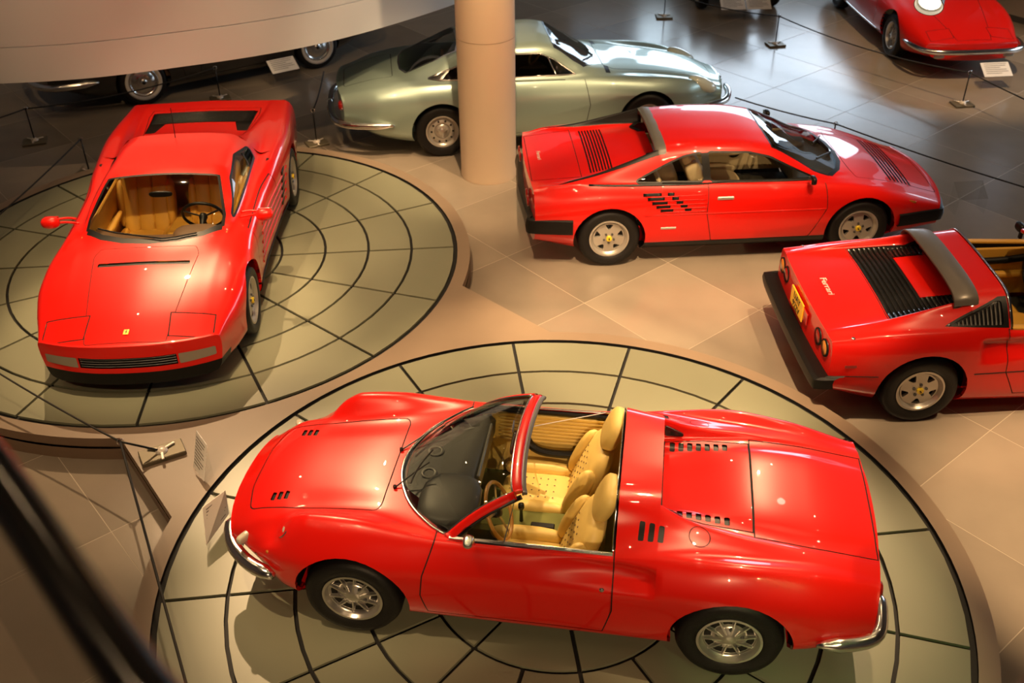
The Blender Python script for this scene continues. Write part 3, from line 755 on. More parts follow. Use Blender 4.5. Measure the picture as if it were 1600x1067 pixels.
    for sg in (1, -1):
        q = lambda c: c.y * sg > .5 and c.z > .1
        S.panel('door', [(.60, .92), (.70, .62), (.72, .45), (.685, .275), (-.405, .275), (-.455, .5), (-.448, .92)], (0, 2), q)
        for k in range(3):
            x = 1.79 - k * .045; y = sg * (.325 - .004 * k)
            S.paint('louvre', rpoly([(x - .014, y - .032), (x + .014, y - .038), (x + .014, y + .03), (x - .014, y + .036)], .006, 2), (0, 1), lambda c: c.z > .5, ('hood',))
            x = -.595 - k * .058
            S.paint('vent_slot', rpoly([(x - .017, sg * .60), (x + .017, sg * .60), (x + .011, sg * .51), (x - .023, sg * .51)], .008, 2), (0, 1), lambda c: c.z > .8)
        S.panel('fuel_cap' if sg > 0 else 'body', circle(-.94, sg * .53, .062, 24), (0, 1), lambda c: c.z > .7, gap=.0025)
    S.panel('engine_lid', [(-.712, .37), (-.85, .38), (-1.0, .395), (-1.262, .45), (-1.262, -.45), (-1.0, -.395), (-.85, -.38), (-.712, -.37)], (0, 1), lambda c: c.z > .7, gap=.004)
    S.panel('boot_lid', [(-1.268, .45), (-1.6, .462), (-1.995, .455), (-1.995, -.455), (-1.6, -.462), (-1.268, -.45)], (0, 1), lambda c: c.z > .7, gap=.004)
    for sg in (1, -1):
        for k in range(7):
            x = -.765 - k * .057; y = sg * (.308 + .006 * k)
            S.paint('lid_louvre', rpoly([(x - .017, y - .03), (x + .017, y - .03), (x + .017, y + .034), (x - .017, y + .034)], .008, 2), (0, 1), lambda c: c.z > .7, ('engine_lid',))
    wells(S, E, (1.17, -1.17), .33, .372, ('body', 'door'))
    S.flange(('body', 'door'), ('hole',), .05, 'lining', lambda v: Vector((0, 0, -1)) if v.x > -.44 else Vector((0, 0, 0)))
    S.export('body', 'body', RED, E); hood = S.export('hood', 'hood', RED, E)[0]
    doors = S.export('door', 'door', RED, E, split=True); lid = S.export('engine_lid', 'engine_lid', RED, E)[0]; S.export('boot_lid', 'boot_lid', RED, E); S.export('fuel_cap', 'fuel_cap', RED, E)
    S.export('gap', 'panel_gap', GAPM, E, .003, True); S.export('lining', 'cockpit_rim', BLK, E)
    S.export('louvre', 'louvre', BLK, hood, .010, True); S.export('lid_louvre', 'louvre', BLK, lid, .010, True); S.export('vent_slot', 'vent', BLK, E, .004, True)
    # hoop: black front edge with chrome-lined seal
    def hooppts(x, inset=0.):
        P = [(.66 - inset, .84), (.635 - inset, .872), (.545 - inset, .95 - inset * .3), (.47 - inset, 1.05 - inset * .6), (.38 - inset * .6, 1.098 - inset), (.2, 1.118 - inset), (0, 1.122 - inset)]
        P = spline(P, 6); return [(x, y, z) for y, z in P] + [(x, -y, z) for y, z in P[-2::-1]]
    a, b = hooppts(-.44), hooppts(-.455, .055); MB().sheet([a, b]).sheet([b, hooppts(-.56, .065)]).obj('hoop_seal', BLK, E, 'auto')
    MB().tube(hooppts(-.438, .012), .006, 6).obj('hoop_chrome_strip', CHR, E, True)
    # rear screen, a curved upright pane behind the seats, and the small quarter windows
    G = [[(-.66 - .03 * math.cos(t * PI / 2 / 8), y_, z_) for (y_, z_) in ((-.36 + .72 * j / 16, .84 + (.245 - .10 * abs(-1 + j / 8) ** 4) * t / 8) for j in range(17))] for t in range(9)]
    MB().sheet(G).obj('rear_window', GLASSD, E, True)
    for sg in (1, -1):
        P = rpoly([(-.715, .905), (-.712, .985), (-.77, .958), (-.835, .928), (-.83, .908)], .015)
        pane = [(x, sg * (.398 + .02 * (1.0 - z) - .0), z) for x, z in P]
        MB().add([(x, y - sg * .012, z) for x, y, z in pane] + [(x, y - sg * .02, z) for x, y, z in pane], [tuple(range(len(pane))), tuple(range(len(pane), 2 * len(pane)))]).obj('quarter_window', BLKG, E)
        MB().tube([(x, y - sg * .012, z) for x, y, z in pane], .005, 6, True).obj('quarter_window_trim', CHR, E, True)
    # bulkhead between cockpit and engine
    MB().box((-.60, 0, .52), (.04, 1.26, .66), None, .01).obj('bulkhead', YEL, E)
    # windscreen: base curve and top curve
    base = smooth_curve([(.575, .628, .812), (.70, .55, .812), (.86, .38, .806), (.955, .18, .803), (.985, 0, .802), (.955, -.18, .803), (.86, -.38, .806), (.70, -.55, .812), (.575, -.628, .812)], 33)
    topc = smooth_curve([(.185, .475, 1.068), (.20, .42, 1.082), (.215, .3, 1.092), (.225, .15, 1.098), (.228, 0, 1.10), (.225, -.15, 1.098), (.215, -.3, 1.092), (.20, -.42, 1.082), (.185, -.475, 1.068)], 33)
    G = []
    for k in range(13):
        t = k / 12; G.append([base[i].lerp(topc[i], t) + Vector((.035, 0, .028)) * math.sin(PI * t) * (1 - .4 * abs(i / 16 - 1)) for i in range(33)])
    WS = MB().sheet(G, .005).obj('windscreen', GLASSW, E, True)
    edge = [g[0] for g in G]; edge2 = [g[-1] for g in G]
    MB().tube(base, .010, 8).obj('windscreen_trim', CHR, WS, True)
    MB().tube([p + Vector((0, 0, .004)) for p in topc], .007, 8).obj('windscreen_trim', CHR, WS, True)
    for sg, e in ((1, edge), (-1, edge2)):
        MB().tube([p + Vector((.008, sg * .004, .006)) for p in e], .007, 6).obj('windscreen_trim', CHR, WS, True)
        N = [Vector((.35, sg * .8, .45))] * len(e)
        MB().ribbon([p + Vector((-.022, sg * .016, 0)) for p in e], N, .052, .014).obj('windscreen_pillar', RED, E, True)
        MB().ribbon([p + Vector((-.055, sg * .02, -.008)) for p in e], N, .03, .012).obj('pillar_seal', BLK, E, True)
    MB().ribbon([p + Vector((-.034, 0, .004)) for p in topc], [Vector((.3, 0, 1))] * 33, .062, .014).obj('windscreen_header', RED, E, True)
    MB().ribbon([p + Vector((-.074, 0, .0)) for p in topc], [Vector((-.2, 0, 1))] * 33, .03, .014).obj('header_seal', GREYP, E, True)
    # wipers resting on the glass
    def ws_pt(u, t): 
        i = u * 32; a = int(min(i, 31)); b = t * 12; c = int(min(b, 11)); f, g = i - a, b - c
        p = G[c][a].lerp(G[c][a + 1], f).lerp(G[c + 1][a].lerp(G[c + 1][a + 1], f), g); return p + Vector((.008, 0, .012))
    for (u0, u1, t1) in ((.33, .50, .30), (.58, .90, .16)):
        b0 = ws_pt(u0, 0) + Vector((.05, 0, -.01)); w_ = MB().tube([b0, ws_pt(u0 + (u1 - u0) * .35, t1 * .6), ws_pt((u0 + u1) / 2, t1)], .005, 6).obj('wiper_arm', BLK, E)
        MB().tube([ws_pt(u0 + (u1 - u0) * k / 6, t1 * (.3 + .75 * k / 6)) for k in range(7)], .006, 6).obj('wiper_blade', BLK, w_)
        MB().lathe([(.001, .03), (.012, .025), (.014, -.01)], c=b0 - Vector((0, 0, .01)), seg=12).obj('wiper_pivot', BLK, w_)
    # dashboard, binnacle and steering wheel
    dp = []
    for x, z in ((.985, .79), (.80, .795), (.62, .785), (.52, .77), (.49, .73), (.50, .62), (.56, .52)): dp.append([(x - .12 * (abs(j / 8 - 1)) ** 2.4 * (1 if x > .6 else .2) - (.28 * abs(j / 8 - 1) ** 3 if x > .9 else 0), (j / 8 - 1) * (.60 if x < .7 else .5 if x < .9 else .42), z) for j in range(17)])
    D = MB().sheet(dp).obj('dashboard', DASHG, E, True)
    MB().pillow((.62, .29, .775), (.40, .48, .115), None, 2.8).obj('instrument_binnacle', DASHG, D, True)
    MB().box((.485, -.25, .70), (.02, .56, .13), None, .008).obj('dash_fascia', GREYP, D)
    for k, y in enumerate((-.12, -.02)): MB().lathe([(.035, 0), (.05, .004), (.055, 0)], c=(.80, y * 2.2 + .12, .80), seg=20).obj('defrost_vent', GREYP, D, True)
    for k in range(4): MB().lathe([(.001, -.012), (.018, -.012), (.02, 0), (.024, 0)], c=(.476, .16 + .09 * k, .735), axis='x', seg=16).obj('gauge', CHR, D, True)
    steering(E, .30, .31, .745, .185, WOODM, 3, R(66), .013, ALU)
    MB().box((.13, 0, .29), (1.0, .22, .20), None, .03).obj('centre_tunnel', OLIVE, E)
    MB().lathe([(.014, 0), (.010, .10), (.022, .12), (.02, .15), (.001, .155)], c=(.20, .02, .39), seg=14).obj('gear_lever', BLKG, E, True)
    MB().box((.05, .06, .40), (.16, .05, .02), None, .006).obj('console_switch_panel', BLK, E)
    MB().box((.15, 0, .20), (1.25, 1.36, .03)).obj('cockpit_floor', OLIVE, E)
    for y in (.33, -.33): seat(E, .10, y, .23, YEL, 'bucket', R(23), 1.03, BROWN)
    # door cards: ribbed leather, black armrest
    for sg in (1, -1):
        dc = MB().box((.06, sg * .655, .50), (1.02, .03, .56), None, .01).obj('door_card', YEL, E)
        for k in range(8): MB().pillow((.03, sg * .640, .765 - .032 * k), (.86, .03, .034), None, 3.).obj('rib', YEL, dc, True)
        MB().tube(smooth_curve([(.26, sg * .63, .60), (.22, sg * .60, .53), (.12, sg * .575, .495), (-.08, sg * .575, .495), (-.20, sg * .60, .53), (-.24, sg * .63, .61)], 20), .030, 8).obj('armrest', BLK, dc, True)
        MB().box((.06, sg * .655, .80), (1.02, .05, .03), None, .008).obj('door_top_trim', BLK, dc)
        # vent window and belt strip
        A, B, C = Vector((.56, sg * .640, .818)), Vector((.215, sg * .660, .825)), Vector((.165, sg * .515, 1.055))
        vw = MB().add([A, B, C], [(0, 1, 2)]).obj('vent_window', GLASS, E); MB().tube([A, B, C], .008, 6, True).obj('vent_window_frame', DGREY, vw, True)
        MB().ribbon(lerp_pts([(.55, sg * .652, .822), (-.44, sg * .665, .83)], 6), [Vector((0, sg * .5, .86))] * 6, .022, .006).obj('belt_moulding', CHR, E)
        # door lock
        p, n = S.side(-.39, .66, sg); MB().lathe([(.001, .006), (.012, .005), (.015, 0)], M=frame(p, (1, 0, 0), n.cross(Vector((1, 0, 0)))), seg=14).obj('door_lock', CHR, E, True)
    # mirror on the left door
    p = Vector((.385, .70, .835)); mi = MB().tube([p, p + Vector((0, .03, .05)), p + Vector((.01, .06, .085))], .007, 8).obj('door_mirror', CHR, E, True)
    MB().pillow(p + Vector((.02, .075, .095)), (.07, .10, .055), None, 2.4).obj('mirror_shell', CHR, mi, True)
    # inside mirror with blue sticker, radio aerial
    MB().pillow((.25, 0, 1.055), (.03, .22, .055), None, 2.8).obj('interior_mirror', BLK, E, True)
    MB().box((.275, -.165, 1.05), (.004, .07, .05)).obj('windscreen_sticker', mat('blue_sticker', (.08, .22, .7), .5), E)
    MB().tube([(.19, -.10, 1.10), (-.30, -.645, .845)], .003, 6).obj('aerial_rod', SCRIPT, E)
    # headlamps, side lamps, bumpers
    for sg in (1, -1):
        hl = MB().pillow((1.575, sg * .605, .69), (.12, .12, .10), Matrix.Translation((0, 0, 0)), 2.).obj('headlamp', LAMPW, E, True)
        MB().tube([(1.61 - .045 * math.sin(t), sg * .605 + .062 * math.cos(t), .70 + .05 * math.sin(t)) for t in [2 * PI * i / 24 for i in range(24)]], .006, 6, True).obj('headlamp_ring', CHR, hl, True)
        lens(E, 'indicator_lamp', (1.905, sg * .545, .545), (.05, .12, .06), LAMPW, Matrix.Translation((1.955, sg * .52, .555)) @ Matrix.Rotation(-sg * R(28), 4, 'Z') @ Matrix.Translation((-1.955, -sg * .52, -.555)))
        path = smooth_curve([(2.115, sg * .30, .44), (2.09, sg * .42, .435), (2.01, sg * .56, .43), (1.86, sg * .685, .43), (1.68, sg * .765, .435)], 22)
        rad = [.012 + .036 * min(1, i / 3, (21 - i) / 3 + .4) for i in range(22)]
        MB().tube(path, rad, 10).obj('front_bumper', CHR, E, True)
        path = smooth_curve([(-1.66, sg * .835, .43), (-1.82, sg * .80, .43), (-1.95, sg * .76, .435), (-2.02, sg * .70, .45), (-2.045, sg * .56, .47), (-2.05, sg * .42, .48)], 22)
        MB().tube(path, [.014 + .038 * min(1, i / 3, (21 - i) / 3 + .3) for i in range(22)], 10).obj('rear_bumper', CHR, E, True)
        for y in (.36, .52): MB().lathe([(.001, -.02), (.045, -.016), (.052, 0)], c=(-2.02, sg * y, .62), axis='x', seg=20).obj('tail_lamp', LAMPR, E, True)
        add_wheel(E, 1.17, sg * .775, 'slot', .318, .185, .192, .3); add_wheel(E, -1.17, sg * .79, 'slot', .325, .195, .194, .9)
        p, n = S.side(1.72, .57, sg); MB().lathe([(.001, .004), (.01, .003), (.012, 0)], M=frame(p, (1, 0, 0), n.cross(Vector((1, 0, 0)))), seg=12).obj('side_repeater', LAMPO, E, True)
    return S
S_DINO = dino()
def strip_top(S, parent, name, pts, w, t, m, n=14, lift=.002):
    P, N = on_top(S, [tuple(p)[:2] for p in lerp_pts([(a, b, 0) for a, b in pts], n)], lift); return MB().ribbon(P, N, w, t).obj(name, m, parent, True)
def strip_side(S, parent, name, pts, sg, w, t, m, n=14, lift=.002):
    P, N = on_side(S, [(p.x, p.y) for p in lerp_pts([(a, b, 0) for a, b in pts], n)], sg, lift); return MB().ribbon(P, N, w, t).obj(name, m, parent, True)
def interior(E, m, xs, zs, belt, wid, dash, steer, style='panel', floor=(-.6, .9), dashm=BROWN, rims=BLK, tilt=R(62), srad=.19):
    MB().box(((floor[0] + floor[1]) / 2, 0, .24), (floor[1] - floor[0], wid * 1.9, .03)).obj('cabin_floor', CARPET, E)
    MB().box((floor[0], 0, .56), (.05, wid * 1.75, .66), None, .02).obj('bulkhead', m, E)
    MB().box((.1, 0, .34), (1.1, .26, .2), None, .04).obj('centre_console', m, E)
    for y in (.36, -.36): seat(E, xs, y, zs, m, style, R(26), 1.04)
    for sg in (1, -1): 
        d = MB().box(((floor[0] + floor[1]) / 2, sg * (wid - .05), .56), (floor[1] - floor[0] - .15, .03, .5), None, .01).obj('door_card', m, E)
        MB().pillow((.15, sg * (wid - .09), .55), (.6, .08, .06), None, 3.).obj('armrest', m, d, True)
    P = []
    x0, zt = dash
    for dx, dz in ((.42, .0), (.22, .01), (.03, .0), (-.03, -.03), (-.04, -.10), (.0, -.26)): P.append([(x0 + dx - .16 * abs(j / 8 - 1) ** 2.2, (j / 8 - 1) * (wid - .07 - max(0, dx) * .25), zt + dz) for j in range(17)])
    D = MB().sheet(P).obj('dashboard', dashm, E, True)
    MB().pillow((x0 + .08, steer[1], zt + .015), (.30, .44, .12), None, 3.).obj('instrument_binnacle', dashm, D, True)
    steering(E, steer[0], steer[1], steer[2], srad, rims, 3, tilt, .015)
    MB().pillow((x0 - .28, 0, 1.0 if belt < .85 else 1.1), (.03, .22, .06), None, 3.).obj('interior_mirror', BLK, E, True)
def side_window(S, E, poly, sg, trim=BLK, name='side_window', w=.02, glass=None, bv=.03):
    P = rpoly(poly, bv, 4); q = lambda c: c.y * sg > .3 and c.z > .75
    S.paint('trim', P, (0, 2), q, ('body', 'door'), w); S.paint('glass', P, (0, 2), q, ('trim',))
# ------------------------------------------------------------------ red coupe with side strakes (left turntable)
def strake_car():
    th = -1.512; c = Vector((-3.316, 9.216)) + Vector((math.cos(th), math.sin(th))) * .08
    E = empty('wedge_coupe', (c.x, c.y, PZ), th, 'low wide red coupe with side strakes facing the camera on the left turntable', 'car')
    side = [
        [(2.27, .62, .17), (1.275, .80, .14), (0, .80, .14), (-1.275, .88, .15), (-2.2, .80, .24)],
        [(2.28, .70, .20), (1.9, .82, .20), (1.275, .89, .21), (.5, .865, .19), (-.5, .90, .2), (-1.275, .97, .24), (-2.2, .90, .32)],
        [(2.285, .74, .33), (1.9, .855, .38), (1.275, .915, .43), (.5, .885, .44), (-.5, .94, .46), (-1.275, .985, .5), (-2.2, .93, .5)],
        [(2.285, .75, .47), (1.9, .85, .56), (1.5, .89, .64), (1.2, .895, .68), (.7, .87, .71), (0, .885, .74), (-.6, .94, .79), (-1.275, .97, .83), (-2.2, .92, .81)],
        [(2.275, .74, .515), (1.9, .80, .62), (1.5, .825, .705), (1.2, .825, .745), (.7, .80, .78), (0, .80, .815), (-.6, .86, .865), (-1.275, .90, .895), (-2.2, .86, .875)]]
    front = [
        [(2.27, .62, .535), (1.9, .66, .64), (1.4, .66, .745), (1.1, .665, .79), (.85, .69, .80), (.5, .715, .81), (0, .73, .825), (-.75, .74, .85)],
        [(2.265, .5, .54), (1.9, .53, .645), (1.4, .55, .75), (1.1, .585, .795), (.9, .62, .81), (.7, .655, .85), (.4, .655, .935), (.1, .65, .965), (-.75, .65, .97)],
        [(2.26, .38, .545), (1.9, .40, .65), (1.4, .44, .755), (1.1, .49, .80), (.92, .535, .825), (.6, .565, .935), (.2, .55, 1.055), (0, .54, 1.08), (-.4, .53, 1.085), (-.75, .52, 1.07)],
        [(2.26, .2, .55), (1.9, .22, .655), (1.4, .25, .76), (1.12, .3, .80), (.98, .31, .83), (.6, .32, .955), (.2, .32, 1.085), (0, .3, 1.11), (-.4, .3, 1.12), (-.75, .3, 1.10)],
        [(2.26, 0, .552), (1.9, 0, .66), (1.4, 0, .765), (1.12, 0, .805), (1.0, 0, .83), (.6, 0, .965), (.2, 0, 1.095), (0, 0, 1.12), (-.4, 0, 1.127), (-.75, 0, 1.107)]]
    rear = [
        [(-.75, .745, .865), (-1.3, .77, .905), (-2.2, .77, .88)],
        [(-.75, .63, .99), (-1.0, .655, .955), (-1.3, .69, .925), (-1.75, .72, .90), (-2.2, .73, .88)],
        [(-.75, .555, 1.055), (-1.0, .585, .985), (-1.3, .625, .935), (-1.75, .68, .90), (-2.2, .70, .88)],
        [(-.75, .51, .985), (-1.0, .535, .945), (-1.3, .575, .905), (-1.75, .63, .885), (-2.2, .66, .878)],
        [(-.75, .3, .985), (-1.0, .3, .955), (-1.3, .3, .915), (-1.75, .3, .89), (-2.2, .3, .88)],
        [(-.75, 0, .99), (-1.0, 0, .96), (-1.3, 0, .92), (-1.75, 0, .895), (-2.2, 0, .885)]]
    bow = lambda x, y: -.20 * (y / .8) ** 2.4 * sstep(1.3, 2.28, x) + .04 * (y / .8) ** 2 * sstep(-1.6, -2.2, x)
    S = Skin(); loft(S, side, front, 2.285, -.75, bow, .03, 5, (1,), cap0=True); loft(S, side, rear, -.75, -2.2, bow, .03, 5, (1,), cap1=True)
    # windscreen and side glass
    ws = [(.985, 0), (.96, .25), (.89, .45), (.78, .60), (.66, .60), (.215, .505), (.205, .3), (.20, 0)]
    ws = ws + [(x, -y) for x, y in ws[-2:0:-1]]
    S.paint('trim', [(x + .065, y * 1.02) for x, y in ws], (0, 1), lambda c: c.z > .76 and c.x > .7); S.paint('trim', ws, (0, 1), lambda c: c.z > .78, ('body', 'trim'), .028); S.paint('ws', ws, (0, 1), lambda c: c.z > .78, ('trim',))
    for sg in (1, -1):
        side_window(S, E, [(.62, .845), (.16, 1.005), (-.30, 1.04), (-.66, .965), (-.62, .885), (-.1, .865)], sg)
        q = lambda c: c.y * sg > .6
        S.panel('door', [(.72, .765), (.80, .5), (.76, .24), (-.32, .24), (-.36, .5), (-.34, .812)], (0, 2), lambda c: c.y * sg > .6)
        S.panel('headlamp_lid', [(2.17, sg * .70), (2.17, sg * .345), (1.93, sg * .335), (1.93, sg * .70)], (0, 1), lambda c: c.z > .53 and c.x < 2.25 - .20 * (abs(c.y) / .8) ** 2.4, gap=.005)
    S.panel('hood', rpoly([(2.235, .33), (1.2, .46), (1.09, .42), (1.09, -.42), (1.2, -.46), (2.235, -.33)], .03), (0, 1), lambda c: c.z > .4, gap=.003)
    S.paint('slot', rpoly([(1.295, .40), (1.345, .40), (1.345, -.40), (1.295, -.40)], .012, 2), (0, 1), lambda c: c.z > .5, ('hood',))
    S.panel('engine_lid', [(-.78, .49), (-1.75, .61), (-1.95, .60), (-1.95, -.60), (-1.75, -.61), (-.78, -.49)], (0, 1), lambda c: c.z > .7)
    for poly in ([(-1.52, .56), (-1.86, .58), (-1.86, -.58), (-1.52, -.56)], [(-1.25, .545), (-1.52, .56), (-1.52, .38), (-1.25, .44)], [(-1.25, -.545), (-1.52, -.56), (-1.52, -.38), (-1.25, -.44)]): S.paint('deck_grille', poly, (0, 1), lambda c: c.z > .7, ('engine_lid',))
    # nose: grille, lamps, black lower bumper
    qf = lambda c: c.x > 1.95
    S.paint('bumper', [(-1, .1), (1, .1), (1, .285), (-1, .285)], (1, 2), qf)
    S.paint('grille', [(-.40, .335), (.40, .335), (.40, .435), (-.40, .435)], (1, 2), qf)
    for sg in (1, -1): S.paint('lamp', rpoly([(sg * .415, .335), (sg * .70, .345), (sg * .70, .425), (sg * .415, .435)], .012, 2), (1, 2), qf)
    # side intake: dark recess behind strakes
    wells(S, E, (1.275, -1.275), .325, .37, ('body', 'door', 'bumper'), .5)
    S.export('body', 'body', RED, E); S.export('ws', 'windscreen', GLASS, E); S.export('glass', 'side_window', GLASS, E, 0, True); S.export('trim', 'window_seal', BLK, E, 0, True)
    S.export('door', 'door', RED, E, 0, True); S.export('headlamp_lid', 'headlamp_lid', RED, E, 0, True); h = S.export('hood', 'hood', RED, E)[0]; S.export('slot', 'air_slot', BLK, h, .012)
    lid = S.export('engine_lid', 'engine_lid', RED, E)[0]; g_ = S.export('deck_grille', 'deck_grille', BLK, lid, .012); S.export('gap', 'panel_gap', GAPM, E, .003, True)
    S.export('bumper', 'lower_bumper', BLK, E); gr = S.export('grille', 'front_grille', BLK, E, .03)[0]; S.export('lamp', 'fog_lamp', mat('smoky_lamp_lens', (.26, .23, .18), .1, coat=1.), E, -.002, True)
    for k in range(4):
        P = [(2.285 + bow(2.285, abs(y)) - .008, y, .350 + .024 * k) for y in [-.39 + .78 * i / 14 for i in range(15)]]; MB().ribbon(P, [Vector((1, 0, 0))] * 15, .006, .006).obj('grille_bar', DGREY, gr)
    # deck slats
    for k in range(9):
        x = -1.545 - .038 * k; strip_top(S, lid, 'deck_slat', [(x, .55), (x, -.55)], .012, .006, BLKG, 12)
    # side strakes on the doors
    for sg in (1, -1):
        for k in range(5):
            z = .335 + .075 * k; strip_side(S, E, 'strake', [(.60 - .05 * k, z), (.1, z + .004), (-.45, z + .01), (-.74 - .03 * k, z + .015)], sg, .032, .006, RED, 16, .001)
            x = -.60 - .02 * k; p, n = S.side(x, z + .05, sg); MB().box((0, 0, 0), (.16, .045, .012), frame(p + n * .001, (1, 0, 0), (0, 0, 1)), .004).obj('intake_opening', BLK, E)
        # sill
        strip_side(S, E, 'sill_trim', [(.86, .20), (-.86, .20)], sg, .09, .01, BLK, 10)
        # mirrors on twin stalks
        b = Vector((.66, sg * .735, .835)); mi = MB().tube(smooth_curve([b + Vector((-.03, 0, 0)), b + Vector((-.04, sg * .10, .012)), b + Vector((-.02, sg * .2, .02))], 8), .013, 8).tube(smooth_curve([b + Vector((-.04, sg * .02, .045)), b + Vector((-.05, sg * .10, .05)), b + Vector((-.03, sg * .2, .05))], 8), .012, 8).obj('door_mirror', RED, E, True)
        MB().pillow(b + Vector((.0, sg * .245, .035)), (.12, .17, .11), None, 2.4).obj('mirror_shell', RED, mi, True); MB().box(b + Vector((-.058, sg * .245, .035)), (.006, .13, .075), None, .002).obj('mirror_glass', CHR, mi)
        add_wheel(E, 1.275, sg * .875, 'star', .318, .22, .215, .4); add_wheel(E, -1.275, sg * .965, 'star', .33, .25, .215, .9)
        for (y0, y1) in ((.25, .78),): MB().box((-2.21, sg * .5, .62), (.03, .5, .16), None, .01).obj('tail_lamp', LAMPR, E)
        # B-pillar strip dividing the side glass
        strip_side(S, E, 'window_divider', [(-.36, .885), (-.44, 1.0)], sg, .018, .006, BLK, 6)
    # wiper, badge, aerial
    wp, N = on_top(S, [(1.0, .10), (.965, -.05), (.90, -.32), (.82, -.5)], .014); MB().tube(wp, .008, 6).obj('wiper_blade', BLK, E)
    wp, N = on_top(S, [(1.0, .10), (.985, .22), (.93, .40)], .014); MB().tube(wp, .007, 6).obj('wiper_arm', BLK, E)
    p, n = S.top(2.13, 0); b = MB().box((0, 0, .002), (.062, .044, .005), frame(p, (1, 0, -.15), (0, 1, 0)), .001).obj('nose_badge', YBADGE, E)
    M = frame(p + n * .0048, (1, 0, -.2), (0, 1, 0)); MB().tube([(-.016, .004, 0), (-.006, 0, 0), (.006, .002, 0), (.018, -.004, 0)], .0035, 5, M=M).tube([(-.004, 0, 0), (-.008, -.012, 0)], .002, 5, M=M).tube([(.008, 0, 0), (.004, .012, 0)], .002, 5, M=M).obj('badge_emblem', BLK, b)
    p, n = S.top(-.62, -.05); MB().tube([p, p + Vector((-.05, 0, .30))], .004, 6).obj('roof_aerial', BLK, E)
    # rear screen
    MB().sheet([[(-.75, y, z0) for y in (-.48, 0, .48)] for z0 in (.985, 1.06)] + [[(-.75, y, 1.06 + (.04 if y == 0 else 0)) for y in (-.48, 0, .48)]]).obj('rear_window', GLASSD, E)
    interior(E, TAN, .06, .22, .83, .70, (.70, .735), (.44, .36, .77), 'panel', (-.62, .95), BROWN, BLK, R(64))
    return S
strake_car()
